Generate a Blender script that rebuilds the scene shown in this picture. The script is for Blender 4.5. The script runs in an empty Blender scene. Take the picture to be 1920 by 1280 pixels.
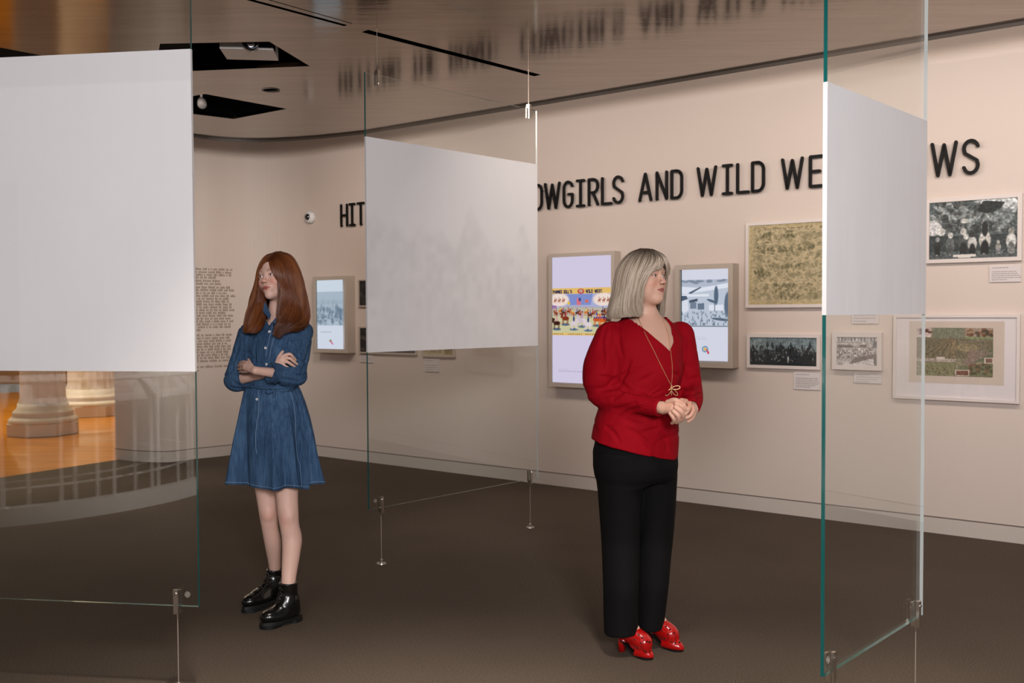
import bpy, bmesh, math, random
import numpy as np
from mathutils import Vector, Matrix
from mathutils.geometry import delaunay_2d_cdt

random.seed(7); rng = np.random.default_rng(11)
scene = bpy.context.scene
COL = scene.collection

# ------------------------------------------------------------------ camera
FPX, CAMZ = 1750.0, 1.40
_th, _ro = math.radians(1.70), math.radians(0.25)
CAM = np.array([0.0, 0.0, CAMZ])
_F = np.array([0, math.cos(_th), -math.sin(_th)])
_R0, _U0 = np.array([1.0, 0, 0]), np.array([0, math.sin(_th), math.cos(_th)])
_R = _R0 * math.cos(_ro) - _U0 * math.sin(_ro)
_U = _U0 * math.cos(_ro) + _R0 * math.sin(_ro)
cam_data = bpy.data.cameras.new('camera')
cam_data.sensor_width = 36.0
cam_data.lens = FPX / 1920 * 36.0
cam_data.clip_start = 0.05
cam_data.dof.use_dof = True
cam_data.dof.focus_distance = 4.05
cam_data.dof.aperture_fstop = 4.8
cam = bpy.data.objects.new('camera', cam_data)
COL.objects.link(cam)
cam.matrix_world = Matrix(((_R[0], _U[0], -_F[0], CAM[0]), (_R[1], _U[1], -_F[1], CAM[1]),
                           (_R[2], _U[2], -_F[2], CAM[2]), (0, 0, 0, 1)))
scene.camera = cam

# ------------------------------------------------------------------ world, exposure, lights
vs = scene.view_settings
vs.view_transform = 'Standard'; vs.look = 'None'; vs.gamma = 1.0; vs.use_curve_mapping = False
vs.exposure = 0.0
world = bpy.data.worlds.new('world'); scene.world = world; world.use_nodes = True
_bg = world.node_tree.nodes['Background']
_bg.inputs[0].default_value = (0.50, 0.42, 0.36, 1); _bg.inputs[1].default_value = 0.34

def area_light(name, loc, target, size, size_y, power, color):
    d = bpy.data.lights.new(name, 'AREA'); d.shape = 'RECTANGLE'; d.size = size; d.size_y = size_y
    d.energy = power; d.color = color
    o = bpy.data.objects.new(name, d); COL.objects.link(o); o.location = loc
    o.rotation_euler = (Vector(target) - Vector(loc)).to_track_quat('-Z', 'Y').to_euler()
    return o
area_light('key_light', (0.9, -2.0, 2.60), (0.0, 5.0, 1.45), 1.0, 0.8, 200, (0.98, 0.97, 1.0))
area_light('side_light', (-1.3, -3.0, 2.5), (-1.2, 4.5, 1.5), 1.4, 1.0, 84, (1.0, 0.95, 0.97))
area_light('hall_light', (-6.4, 12.6, 5.2), (-5.2, 11.6, 0), 5.0, 4.0, 620, (1.0, 0.84, 0.60))
area_light('balustrade_fill', (-2.4, 0.5, 2.85), (-3.7, 0.7, 0.2), 0.8, 1.2, 95, (1.0, 0.95, 0.9)).data.spread = math.radians(95)  # added unseen lamp, brightens the balustrade so its reflection shows
# wall washers let into the hung ceiling along the long wall
for _x, _y, _p in ((4.35, 2.75, 19), (3.2, 3.60, 23), (2.05, 4.45, 24), (0.9, 5.30, 22), (-0.6, 6.40, 19), (-2.0, 6.9, 7.5)):
    area_light('wall_washer', (_x - .1, _y - .35, 2.93), (_x + 1.02, _y + 1.30, 1.70), 1.1, 0.55, _p, (1.0, 0.865, 0.775))
area_light('wall_washer', (-2.9, 6.9, 2.90), (-3.7, 8.9, 0.7), 0.5, 0.3, 10, (1.0, 0.95, 0.90)).data.spread = math.radians(110)  # added unseen lamp to lift the dim bulging wall end
area_light('wall_washer', (-1.4, 6.7, 2.90), (-1.75, 9.2, 1.9), 0.6, 0.3, 7, (1.0, 0.86, 0.76)).data.spread = math.radians(105)  # another added lamp, brightens the left stretch of wall
# added spots without fixtures, only there to brighten the near floor
for _x, _y, _p in ((-0.8, 2.75, 46), (0.5, 2.7, 38), (2.1, 2.6, 32)):
    _d = bpy.data.lights.new('near_floor_fill', 'SPOT'); _d.energy = _p * 6.6; _d.color = (1.0, 0.90, 0.80); _d.spot_size = math.radians(66); _d.spot_blend = 1.0; _d.shadow_soft_size = 0.12
    _o = bpy.data.objects.new('near_floor_fill', _d); COL.objects.link(_o); _o.location = (_x, _y, 2.93)

# ------------------------------------------------------------------ rays through photo pixels onto real surfaces
def ray(px, py):
    return _F * FPX + _R * (px - 960.0) - _U * (py - 640.0)
def on_z(px, py, z=0.0):
    d = ray(px, py); t = (z - CAMZ) / d[2]; return CAM + d * t
def at_depth(px, py, dep):
    d = ray(px, py); return CAM + d * (dep / d[1])
def on_plane(px, py, p0, n):
    d = ray(px, py); t = np.dot(np.asarray(p0) - CAM, n) / np.dot(d, n); return CAM + d * t

# ------------------------------------------------------------------ object helpers
def thing(name, label, cat, loc=(0, 0, 0), group=None):
    o = bpy.data.objects.new(name, None); COL.objects.link(o); o.location = tuple(float(c) for c in loc)
    o.empty_display_size = 0.1
    o['label'] = label; o['category'] = cat
    if group: o['group'] = group
    return o
def _worldloc(p):
    v = Vector((0, 0, 0))
    while p is not None: v += p.location; p = p.parent
    return np.array(v)
def mk(name, verts, faces, mat, parent=None, smooth=False, kind=None, label=None, matidx=None, origin=None):
    me = bpy.data.meshes.new(name)
    v = np.asarray(verts, dtype=np.float64).reshape(-1, 3)
    org = _worldloc(parent) if origin is None else np.asarray(origin, float)
    v = v - org
    if isinstance(faces, np.ndarray):
        nf, k = faces.shape
        me.vertices.add(len(v)); me.vertices.foreach_set('co', v.astype(np.float32).ravel())
        me.loops.add(nf * k); me.loops.foreach_set('vertex_index', faces.astype(np.int32).ravel())
        me.polygons.add(nf); me.polygons.foreach_set('loop_start', np.arange(nf, dtype=np.int32) * k)
        me.update(calc_edges=True)
    else:
        me.from_pydata([tuple(p) for p in v], [], [tuple(f) for f in faces]); me.update()
    mats = mat if isinstance(mat, (list, tuple)) else [mat]
    for m in mats: me.materials.append(m)
    if matidx is not None: me.polygons.foreach_set('material_index', np.asarray(matidx, dtype=np.int32))
    if smooth: me.polygons.foreach_set('use_smooth', [True] * len(me.polygons))
    o = bpy.data.objects.new(name, me); COL.objects.link(o)
    if parent is not None:
        o.parent = parent; o.location = tuple(org - _worldloc(parent))
    elif origin is not None: o.location = tuple(org)
    if kind: o['kind'] = kind
    if label: o['label'] = label
    return o
def tag(o, label, cat, group=None):
    o['label'] = label; o['category'] = cat
    if group: o['group'] = group
    return o

class MB:
    def __init__(s): s.v = []; s.f = []; s.m = []
    def add(s, vs_, fs_, mi=0):
        b = len(s.v); s.v += [tuple(map(float, p)) for p in vs_]
        s.f += [tuple(i + b for i in f) for f in fs_]; s.m += [mi] * len(fs_); return s
    def hexa(s, P, mi=0):      # 8 corners: bottom loop 0-3, top loop 4-7
        return s.add(P, [(3, 2, 1, 0), (4, 5, 6, 7), (0, 1, 5, 4), (1, 2, 6, 5), (2, 3, 7, 6), (3, 0, 4, 7)], mi)
    def box(s, c, half, ax=None, mi=0):
        c = np.asarray(c, float); X, Y, Z = (np.eye(3) if ax is None else [np.asarray(a, float) for a in ax])
        P = [c + sx * half[0] * X + sy * half[1] * Y + sz * half[2] * Z
             for sz in (-1, 1) for sx, sy in ((-1, -1), (1, -1), (1, 1), (-1, 1))]
        return s.hexa(P, mi)
    def tube(s, path, r, n=8, cap=True, mi=0, flat=None):
        path = [np.asarray(p, float) for p in path]; m = len(path)
        rr = [r] * m if np.isscalar(r) else list(r)
        vv = []; up = None
        for i, p in enumerate(path):
            t = path[min(i + 1, m - 1)] - path[max(i - 1, 0)]; t /= (np.linalg.norm(t) + 1e-12)
            if up is None:
                a = np.array([0, 0, 1.0]) if abs(t[2]) < 0.9 else np.array([1.0, 0, 0])
                up = np.cross(t, a)
            up = up - t * np.dot(up, t); up /= (np.linalg.norm(up) + 1e-12); w = np.cross(t, up)
            for k in range(n):
                a = 2 * math.pi * k / n
                vv.append(p + rr[i] * (math.cos(a) * up + math.sin(a) * w * (flat or 1)))
        ff = [(i * n + k, i * n + (k + 1) % n, (i + 1) * n + (k + 1) % n, (i + 1) * n + k)
              for i in range(m - 1) for k in range(n)]
        if cap: ff += [tuple(range(n - 1, -1, -1)), tuple(range((m - 1) * n, m * n))]
        return s.add(vv, ff, mi)
    def lathe(s, base, prof, n=24, axis=None, mi=0, cap=True):
        base = np.asarray(base, float)
        Z = np.array([0, 0, 1.0]) if axis is None else np.asarray(axis, float) / np.linalg.norm(axis)
        a = np.array([1.0, 0, 0]) if abs(Z[0]) < 0.9 else np.array([0, 1.0, 0])
        X = np.cross(a, Z); X /= np.linalg.norm(X); Y = np.cross(Z, X)
        vv = [base + Z * z + r * (math.cos(2 * math.pi * k / n) * X + math.sin(2 * math.pi * k / n) * Y)
              for r, z in prof for k in range(n)]
        m = len(prof)
        ff = [(i * n + k, i * n + (k + 1) % n, (i + 1) * n + (k + 1) % n, (i + 1) * n + k)
              for i in range(m - 1) for k in range(n)]
        if cap: ff += [tuple(range(n - 1, -1, -1)), tuple(range((m - 1) * n, m * n))]
        return s.add(vv, ff, mi)
    def build(s, name, mat, parent=None, **kw):
        mi = s.m if any(s.m) else None
        return mk(name, s.v, s.f, mat, parent, matidx=mi, **kw)

# ------------------------------------------------------------------ materials
class NT:
    def __init__(s, name):
        s.mat = bpy.data.materials.new(name); s.mat.use_nodes = True
        s.nt = s.mat.node_tree; s.n = s.nt.nodes; s.l = s.nt.links
        s.bsdf = s.n['Principled BSDF']; s.out = s.n['Material Output']
    def node(s, t, **kw):
        nd = s.n.new(t)
        for k, v in kw.items():
            if k.startswith('i_'):
                key = k[2:]; key = int(key) if key.isdigit() else key.replace('_', ' ')
                nd.inputs[key].default_value = v
            else: setattr(nd, k, v)
        return nd
    def set(s, **kw):
        for k, v in kw.items():
            s.bsdf.inputs[k.replace('_', ' ')].default_value = v
        return s
def rgb(r, g, b):   # sRGB 0-255 -> linear
    f = lambda c: (c / 255 / 12.92) if c / 255 <= 0.04045 else ((c / 255 + 0.055) / 1.055) ** 2.4
    return (f(r), f(g), f(b), 1.0)
def plain(name, col, rough=0.5, metal=0.0, coat=0.0, noise=0.0, nscale=20.0, bump=0.0, bscale=60.0, stretch=(1, 1, 1), sheen=0.0, spec=None):
    m = NT(name); m.set(Base_Color=col, Roughness=rough, Metallic=metal)
    if coat: m.set(Coat_Weight=coat, Coat_Roughness=0.05)
    if sheen: m.set(Sheen_Weight=sheen)
    if spec is not None: m.bsdf.inputs['Specular IOR Level'].default_value = spec
    tc = m.node('ShaderNodeTexCoord'); mp = m.node('ShaderNodeMapping'); mp.inputs['Scale'].default_value = stretch
    m.l.new(tc.outputs['Object'], mp.inputs[0])
    if noise:
        nz = m.node('ShaderNodeTexNoise', i_Scale=nscale, i_Detail=4.0); m.l.new(mp.outputs[0], nz.inputs['Vector'])
        mx = m.node('ShaderNodeMix', data_type='RGBA', blend_type='MIX')
        mx.inputs[6].default_value = tuple(c * (1 - noise) for c in col[:3]) + (1,)
        mx.inputs[7].default_value = tuple(min(1, c * (1 + noise)) for c in col[:3]) + (1,)
        m.l.new(nz.outputs['Fac'], mx.inputs[0]); m.l.new(mx.outputs[2], m.bsdf.inputs['Base Color'])
    if bump:
        nb = m.node('ShaderNodeTexNoise', i_Scale=bscale, i_Detail=3.0); m.l.new(mp.outputs[0], nb.inputs['Vector'])
        b = m.node('ShaderNodeBump', i_Strength=bump, i_Distance=0.01)
        m.l.new(nb.outputs['Fac'], b.inputs['Height']); m.l.new(b.outputs[0], m.bsdf.inputs['Normal'])
    return m.mat
def glass_mat(name, tint=(0.962, 0.975, 0.968, 1), f0=0.04, gain=1.0):
    m = NT(name); m.n.remove(m.bsdf)
    lw = m.node('ShaderNodeLayerWeight', i_Blend=0.5)
    pw = m.node('ShaderNodeMath', operation='POWER'); pw.inputs[1].default_value = 5.0
    ma = m.node('ShaderNodeMath', operation='MULTIPLY_ADD'); ma.inputs[1].default_value = 1 - f0; ma.inputs[2].default_value = f0
    m.l.new(lw.outputs['Facing'], pw.inputs[0]); m.l.new(pw.outputs[0], ma.inputs[0])
    tr = m.node('ShaderNodeBsdfTransparent'); tr.inputs[0].default_value = tint
    gl = m.node('ShaderNodeBsdfGlossy'); gl.inputs['Roughness'].default_value = 0.0
    gl.inputs[0].default_value = (1, 1, 1, 1)
    mx = m.node('ShaderNodeMixShader')
    m.l.new(ma.outputs[0], mx.inputs[0]); m.l.new(tr.outputs[0], mx.inputs[1]); m.l.new(gl.outputs[0], mx.inputs[2])
    m.l.new(mx.outputs[0], m.out.inputs[0])
    return m.mat
def vcol_mat(name, rough=0.5, emit=0.0, coat=0.0, bump=0.0, bscale=200, sss=0.0, spec=0.5, attr='Col', sheen=0.0):
    m = NT(name); a = m.node('ShaderNodeAttribute', attribute_name=attr)
    m.set(Roughness=rough); m.l.new(a.outputs['Color'], m.bsdf.inputs['Base Color'])
    m.bsdf.inputs['Specular IOR Level'].default_value = spec
    if coat: m.set(Coat_Weight=coat, Coat_Roughness=0.03)
    if sheen: m.set(Sheen_Weight=sheen)
    if sss:
        m.set(Subsurface_Weight=sss, Subsurface_Scale=0.01)
        m.bsdf.inputs['Subsurface Radius'].default_value = (1.0, 0.35, 0.2)
    if emit:
        m.l.new(a.outputs['Color'], m.bsdf.inputs['Emission Color']); m.set(Emission_Strength=emit)
        m.l.new(a.outputs['Color'], m.bsdf.inputs['Base Color']); m.bsdf.inputs['Base Color'].default_value = (0, 0, 0, 1)
        m.l.remove(m.bsdf.inputs['Base Color'].links[0])
    if bump:
        tc = m.node('ShaderNodeTexCoord')
        nb = m.node('ShaderNodeTexNoise', i_Scale=bscale, i_Detail=3.0); m.l.new(tc.outputs['Object'], nb.inputs['Vector'])
        b = m.node('ShaderNodeBump', i_Strength=bump, i_Distance=0.003)
        m.l.new(nb.outputs['Fac'], b.inputs['Height']); m.l.new(b.outputs[0], m.bsdf.inputs['Normal'])
    return m.mat
def set_vcol(o, cols, attr='Col'):
    a = o.data.color_attributes.new(attr, 'FLOAT_COLOR', 'POINT')
    c = np.ones((len(o.data.vertices), 4), np.float32); c[:, :3] = cols
    a.data.foreach_set('color', c.ravel())

# wall paint: warm white plaster
def wall_material():
    m = NT('wall_paint'); m.set(Roughness=0.62)
    tc = m.node('ShaderNodeTexCoord')
    n1 = m.node('ShaderNodeTexNoise', i_Scale=0.9, i_Detail=2.0)
    m.l.new(tc.outputs['Object'], n1.inputs['Vector'])
    mx = m.node('ShaderNodeMix', data_type='RGBA')
    mx.inputs[6].default_value = (0.66, 0.562, 0.492, 1); mx.inputs[7].default_value = (0.70, 0.590, 0.522, 1)
    m.l.new(n1.outputs['Fac'], mx.inputs[0]); m.l.new(mx.outputs[2], m.bsdf.inputs['Base Color'])
    n2 = m.node('ShaderNodeTexNoise', i_Scale=160.0, i_Detail=2.0); m.l.new(tc.outputs['Object'], n2.inputs['Vector'])
    b = m.node('ShaderNodeBump', i_Strength=0.06, i_Distance=0.004)
    m.l.new(n2.outputs['Fac'], b.inputs['Height']); m.l.new(b.outputs[0], m.bsdf.inputs['Normal'])
    return m.mat
def carpet_material():
    m = NT('carpet'); m.set(Roughness=0.95); m.bsdf.inputs['Specular IOR Level'].default_value = 0.15
    tc = m.node('ShaderNodeTexCoord')
    n1 = m.node('ShaderNodeTexNoise', i_Scale=170.0, i_Detail=3.0, i_Roughness=0.7); m.l.new(tc.outputs['Object'], n1.inputs['Vector'])
    n3 = m.node('ShaderNodeTexNoise', i_Scale=1.1, i_Detail=2.0); m.l.new(tc.outputs['Object'], n3.inputs['Vector'])
    cr = m.node('ShaderNodeValToRGB'); e = cr.color_ramp.elements
    e[0].position = 0.3; e[0].color = (0.055, 0.040, 0.029, 1); e[1].position = 0.7; e[1].color = (0.165, 0.125, 0.094, 1)
    m.l.new(n1.outputs['Fac'], cr.inputs[0])
    mx = m.node('ShaderNodeMix', data_type='RGBA', blend_type='MULTIPLY'); mx.inputs[0].default_value = 0.35
    m.l.new(cr.outputs[0], mx.inputs[6]); m.l.new(n3.outputs['Fac'], mx.inputs[7]); m.l.new(mx.outputs[2], m.bsdf.inputs['Base Color'])
    b = m.node('ShaderNodeBump', i_Strength=0.5, i_Distance=0.004)
    m.l.new(n1.outputs['Fac'], b.inputs['Height']); m.l.new(b.outputs[0], m.bsdf.inputs['Normal'])
    return m.mat
def ceiling_material():
    m = NT('polished_bronze_ceiling'); m.set(Metallic=1.0, Roughness=0.105)
    tc = m.node('ShaderNodeTexCoord'); mp = m.node('ShaderNodeMapping')
    mp.inputs['Rotation'].default_value = (0, 0, math.radians(36)); mp.inputs['Scale'].default_value = (0.7, 9.0, 1)
    m.l.new(tc.outputs['Object'], mp.inputs[0])
    n1 = m.node('ShaderNodeTexNoise', i_Scale=2.2, i_Detail=5.0, i_Roughness=0.6); m.l.new(mp.outputs[0], n1.inputs['Vector'])
    cr = m.node('ShaderNodeValToRGB'); e = cr.color_ramp.elements
    e[0].position = 0.3; e[0].color = (0.19, 0.148, 0.112, 1); e[1].position = 0.75; e[1].color = (0.275, 0.222, 0.178, 1)
    m.l.new(n1.outputs['Fac'], cr.inputs[0]); m.l.new(cr.outputs[0], m.bsdf.inputs['Base Color'])
    b = m.node('ShaderNodeBump', i_Strength=0.075, i_Distance=0.01)
    m.l.new(n1.outputs['Fac'], b.inputs['Height']); m.l.new(b.outputs[0], m.bsdf.inputs['Normal'])
    return m.mat
def wood_material():
    m = NT('honey_wood'); m.set(Roughness=0.28, Coat_Weight=0.3)
    tc = m.node('ShaderNodeTexCoord'); mp = m.node('ShaderNodeMapping'); mp.inputs['Scale'].default_value = (0.5, 5, 1)
    m.l.new(tc.outputs['Object'], mp.inputs[0])
    n1 = m.node('ShaderNodeTexNoise', i_Scale=2.5, i_Detail=5.0); m.l.new(mp.outputs[0], n1.inputs['Vector'])
    cr = m.node('ShaderNodeValToRGB'); e = cr.color_ramp.elements
    e[0].position = 0.3; e[0].color = (0.42, 0.13, 0.008, 1); e[1].position = 0.7; e[1].color = (0.70, 0.27, 0.025, 1)
    m.l.new(n1.outputs['Fac'], cr.inputs[0]); m.l.new(cr.outputs[0], m.bsdf.inputs['Base Color'])
    return m.mat
M = dict(
    wall=wall_material(), carpet=carpet_material(), ceiling=ceiling_material(), wood=wood_material(),
    base=plain('baseboard_paint', (0.60, 0.53, 0.47, 1), 0.45),
    groove=plain('shadow_gap', (0.16, 0.13, 0.11, 1), 0.8),
    black=plain('matt_black', (0.0022, 0.0022, 0.0022, 1), 0.95, spec=0.0), edgehighlight=plain('painted_edge_highlight', (0.62, 0.66, 0.66, 1), 0.25, coat=0.5), lampgrey=plain('lamp_grey', (0.20, 0.19, 0.18, 1), 0.4),  # far pane edge: refracted highlight put into a pale base colour
    darktrim=plain('dark_bronze_trim', (0.035, 0.025, 0.018, 1), 0.5),
    glass=glass_mat('clear_glass'), picglass=glass_mat('picture_glass', (1, 1, 1, 1), 0.03),
    edge=plain('green_glass_edge', (0.004, 0.10, 0.095, 1), 0.12, coat=0.6),
    steel=plain('brushed_steel', (0.62, 0.58, 0.53, 1), 0.28, metal=1.0, noise=0.1, nscale=90),
    cable=plain('steel_cable', (0.66, 0.55, 0.47, 1), 0.4, metal=0.6),
    letter=plain('black_acrylic', (0.0035, 0.003, 0.003, 1), 0.55, spec=0.2),
    frame=plain('putty_frame', (0.52, 0.44, 0.37, 1), 0.45),
    whiteframe=plain('white_frame', (0.72, 0.64, 0.60, 1), 0.42),
    mat=plain('mount_board', (0.72, 0.66, 0.66, 1), 0.8),
    parch=plain('parchment', (0.60, 0.50, 0.42, 1), 0.85, noise=0.06, nscale=12),
    labelcard=plain('label_card', (0.68, 0.62, 0.61, 1), 0.6),
    ink=plain('grey_ink', (0.33, 0.28, 0.27, 1), 0.8), vinyl=plain('brown_vinyl_print', (0.27, 0.195, 0.135, 1), 0.7),
    print=vcol_mat('printed_paper', 0.6), screen=vcol_mat('lit_screen', 0.25, emit=0.92),
    white=plain('white_plastic', (0.75, 0.74, 0.72, 1), 0.35), darkplastic=plain('dark_plastic', (0.015, 0.015, 0.017, 1), 0.18, coat=0.5),
    plaster=plain('white_plaster', (0.72, 0.62, 0.52, 1), 0.55, noise=0.05, nscale=8),
    brightwhite=plain('white_enamel', (0.85, 0.82, 0.80, 1), 0.4),
    teal=plain('screen_edge_teal', (0.01, 0.09, 0.12, 1), 0.3),
)
# ================================================================== ROOM
CEILZ = 2.98
def floor_pt(px, py): return on_z(px, py, 0.0)[:2]
# wall path, seen where it meets the floor: straight on the right, a concave corner, then a bulging end on the left
WB = floor_pt(1920, 1019.6); WA = floor_pt(660, 862.0)
wdir = (WA - WB) / np.linalg.norm(WA - WB)            # along the wall, to the left and away
wn = np.array([wdir[1], -wdir[0]]);                    # horizontal normal, towards the room
if np.dot(wn, -WA) < 0: wn = -wn
W3, N3, UP = np.array([-wdir[0], -wdir[1], 0]), np.array([wn[0], wn[1], 0]), np.array([0, 0, 1.0])   # W3: to the right along the wall
def wall_pt(px, py, off=0.0): return on_plane(px, py, np.array([WA[0], WA[1], 0]) + N3 * off, N3)
def catmull(pts, n=6):
    P = [np.asarray(p, float) for p in pts]; P = [2 * P[0] - P[1]] + P + [2 * P[-1] - P[-2]]; out = []
    for i in range(1, len(P) - 2):
        for k in range(n):
            t = k / n; a, b, c, d = P[i - 1:i + 3]
            out.append(0.5 * ((2 * b) + (c - a) * t + (2 * a - 5 * b + 4 * c - d) * t * t + (3 * b - a - 3 * c + d) * t ** 3))
    out.append(P[-2]); return out
curve_px = [(603, 855), (570, 851.2), (530, 848.8), (480, 849), (440, 852), (400, 856.5), (370, 859.5), (340, 863.5),
            (312, 866), (280, 865.6), (250, 864), (217, 860.5)]
cpts = [floor_pt(*p) for p in curve_px]
tail = cpts[-1] + np.array([-0.05, 0.55])
curve = catmull(cpts, 6)
def strip_wall(name, path, z0, z1, mat, thick=0.12, side=1, kind='structure', parent=None):
    P = [np.asarray(p, float) for p in path]; m = len(P); off = []
    for i in range(m):
        t = P[min(i + 1, m - 1)] - P[max(i - 1, 0)]; t = t / np.linalg.norm(t)
        off.append(np.array([t[1], -t[0]]) * thick * side)
    v = []
    for p, o in zip(P, off):
        v += [(p[0], p[1], z0), (p[0], p[1], z1), (p[0] + o[0], p[1] + o[1], z1), (p[0] + o[0], p[1] + o[1], z0)]
    f = []
    for i in range(m - 1):
        a, b = i * 4, i * 4 + 4
        for k in range(4): f.append((a + k, a + (k + 1) % 4, b + (k + 1) % 4, b + k))
    f += [(0, 1, 2, 3), tuple((m - 1) * 4 + k for k in (3, 2, 1, 0))]
    return mk(name, v, f, mat, parent, kind=kind)
WR_END = WB - wdir * 3.2
behind = 1 if np.dot(np.array([wdir[1], -wdir[0]]), wn) < 0 else -1
path_right = [WR_END, WB, WA, cpts[0]]
ROOFZ = 4.1
strip_wall('wall_right', [WR_END, cpts[0]], 0, ROOFZ, M['wall'], 0.15, behind)
strip_wall('wall_back', curve + [tail], 0, ROOFZ, M['wall'], 0.15, behind)
def inset(path, d): # move a path towards the room
    P = [np.asarray(p, float) for p in path]; out = []
    for i in range(len(P)):
        t = P[min(i + 1, len(P) - 1)] - P[max(i - 1, 0)]; t /= np.linalg.norm(t)
        out.append(P[i] - np.array([t[1], -t[0]]) * behind * d)
    return out
strip_wall('baseboard_right', inset([WR_END, cpts[0]], 0.006), 0, 0.098, M['base'], 0.006, behind)
strip_wall('baseboard_back', inset(curve, 0.006), 0, 0.098, M['base'], 0.006, behind)
strip_wall('trim_1', inset([WR_END, cpts[0]], 0.002), 0.098, 0.106, M['groove'], 0.002, behind)
strip_wall('trim_2', inset(curve, 0.002), 0.098, 0.106, M['groove'], 0.002, behind)
# upright joint in the wall boards
sj = wall_pt(1635, 850); mbj = MB(); mbj.box((sj[0], sj[1], ROOFZ / 2 + .05), (0.002, 0.0012, ROOFZ / 2 - .06), (W3, N3, UP)); mbj.build('trim_3', M['groove'], kind='structure')

# floors
mbf = MB()
e0, e1 = floor_pt(217, 862), floor_pt(0, 895); ed = (e1 - e0) / np.linalg.norm(e1 - e0)
far = e0 + np.array([0.6, 0.15])
L1 = e0 + ed * 9.0
v = [(WR_END[0] + 3, WR_END[1] - 3, 0), (WR_END[0] + 3, WR_END[1] + 3, 0), (cpts[0][0] + 3, cpts[0][1] + 3, 0), (far[0], far[1] + 1.0, 0),
     (far[0], far[1], 0), (e0[0], e0[1], 0), (L1[0], L1[1], 0), (-11, -6, 0), (6, -6, 0)]
v2 = v + [(x, y, -0.2) for x, y, z in v]
n = len(v); ff = [tuple(range(n)), tuple(range(2 * n - 1, n - 1, -1))] + [(i, i + n, (i + 1) % n + n, (i + 1) % n) for i in range(n)]
mk('floor', v2, ff, M['carpet'], kind='structure')
nrm = np.array([ed[1], -ed[0]]); nrm = nrm if nrm[1] > 0 else -nrm
v = [(e0[0] + 2.5, e0[1] + .1, -0.004), (e0[0], e0[1], -0.004), (L1[0], L1[1], -0.004), (L1[0] - 3, L1[1] + 14, -0.004), (e0[0] + 2.5, e0[1] + 14, -0.004)]
v2 = v + [(x, y, -0.2) for x, y, z in v]; n = len(v)
ff = [tuple(range(n)), tuple(range(2 * n - 1, n - 1, -1))] + [(i, i + n, (i + 1) % n + n, (i + 1) % n) for i in range(n)]
mk('floor_hall', v2, ff, M['wood'], kind='structure')
mbh = MB(); mbh.box((-7.5, 20.0, 2.7), (8.5, 0.1, 2.75)); mbh.build('wall_hall', plain('hall_wall_paint', (0.55, 0.24, 0.07, 1), 0.6, noise=0.2, nscale=0.6), kind='structure')

# glossy hung ceiling with its openings
def cpt(px, py): return on_z(px, py, CEILZ)[:2]
edge = [cpt(*p) for p in [(1920, 40.5), (1545, 103), (1280, 148), (1008, 194), (685, 247.5), (640, 252.5), (600, 256.5), (560, 259.5), (500, 262.3), (450, 262),
                          (400, 258.5), (370, 255), (340, 251.5), (300, 250), (260, 248), (217, 244)]]
eR = edge[0] + (edge[0] - edge[1]) / np.linalg.norm(edge[0] - edge[1]) * 3.2
edge = [eR] + edge
def refine(path):
    return [path[0], path[1], path[2], path[3], path[4]] + catmull(path[5:], 4)
edge = refine(edge)
outer = edge + [e0 + nrm * .9 - ed * .3, e0 + ed * 6.5 + nrm * .9, np.array([-9.5, -5.0]), np.array([6.5, -5.0]), np.array([eR[0] + 1.0, eR[1] - 1.0])]
holes = {
    'recess_a': [cpt(*p) for p in [(300, 82), (505, 78), (581, 124), (290, 136)]],
    'recess_b': [cpt(*p) for p in [(384, 176), (538, 204), (438, 223), (250, 200)]],
    'recess_c': [cpt(*p) for p in [(-120, 66), (0, 89), (122, 112), (-60, 130)]],
}
def slot_quad(a, b, w):
    a, b = cpt(*a), cpt(*b); t = (b - a) / np.linalg.norm(b - a); q = np.array([t[1], -t[0]]) * w / 2
    return [a - q, b - q, b + q, a + q]
holes['slot_a'] = slot_quad((684, 58), (1008, 141.5), 0.060)
holes['slot_b'] = slot_quad((455, -4), (648, 48), 0.030)
holes['slot_c'] = slot_quad((484, -6), (660, 44), 0.010)
dl = cpt(508, 168.5)
holes['downlight'] = [dl + 0.052 * np.array([math.cos(a), math.sin(a)]) for a in np.linspace(0, 2 * math.pi, 20, endpoint=False)]
def inside(p, poly):
    c = False; n = len(poly)
    for i in range(n):
        (x1, y1), (x2, y2) = poly[i][:2], poly[(i + 1) % n][:2]
        if (y1 > p[1]) != (y2 > p[1]) and p[0] < (x2 - x1) * (p[1] - y1) / (y2 - y1) + x1: c = not c
    return c
pts = [Vector(p) for p in outer]; eds = [(i, (i + 1) % len(outer)) for i in range(len(outer))]
for h in holes.values():
    b = len(pts); n = len(h); pts += [Vector(p) for p in h]; eds += [(b + i, b + (i + 1) % n) for i in range(n)]
res = delaunay_2d_cdt(pts, eds, [], 0, 1e-6)
cv = res[0]; keep = []
for f in res[2]:
    c = sum((Vector(cv[i]) for i in f), Vector((0, 0))) / len(f)
    if inside(c, outer) and not any(inside(c, h) for h in holes.values()): keep.append(tuple(reversed(f)))
CV = [(p[0], p[1], CEILZ) for p in cv]; nb_ = len(CV)
allf = list(keep) + [tuple(i + nb_ for i in reversed(f)) for f in keep]
cnt = {}
for f in keep:
    for i in range(len(f)):
        a, b = f[i], f[(i + 1) % len(f)]; cnt[(a, b)] = 1
for (a, b) in list(cnt):
    if (b, a) not in cnt: allf.append((a, b, b + nb_, a + nb_))
CV2 = CV + [(x, y, CEILZ + 0.03) for x, y, z in CV]
ceil = mk('ceiling', CV2, allf, M['ceiling'], kind='structure')
# dark lip along the edge of the hung ceiling
strip_wall('trim_4', edge, CEILZ - 0.018, CEILZ + 0.03, M['darktrim'], 0.012, -1)
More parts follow.
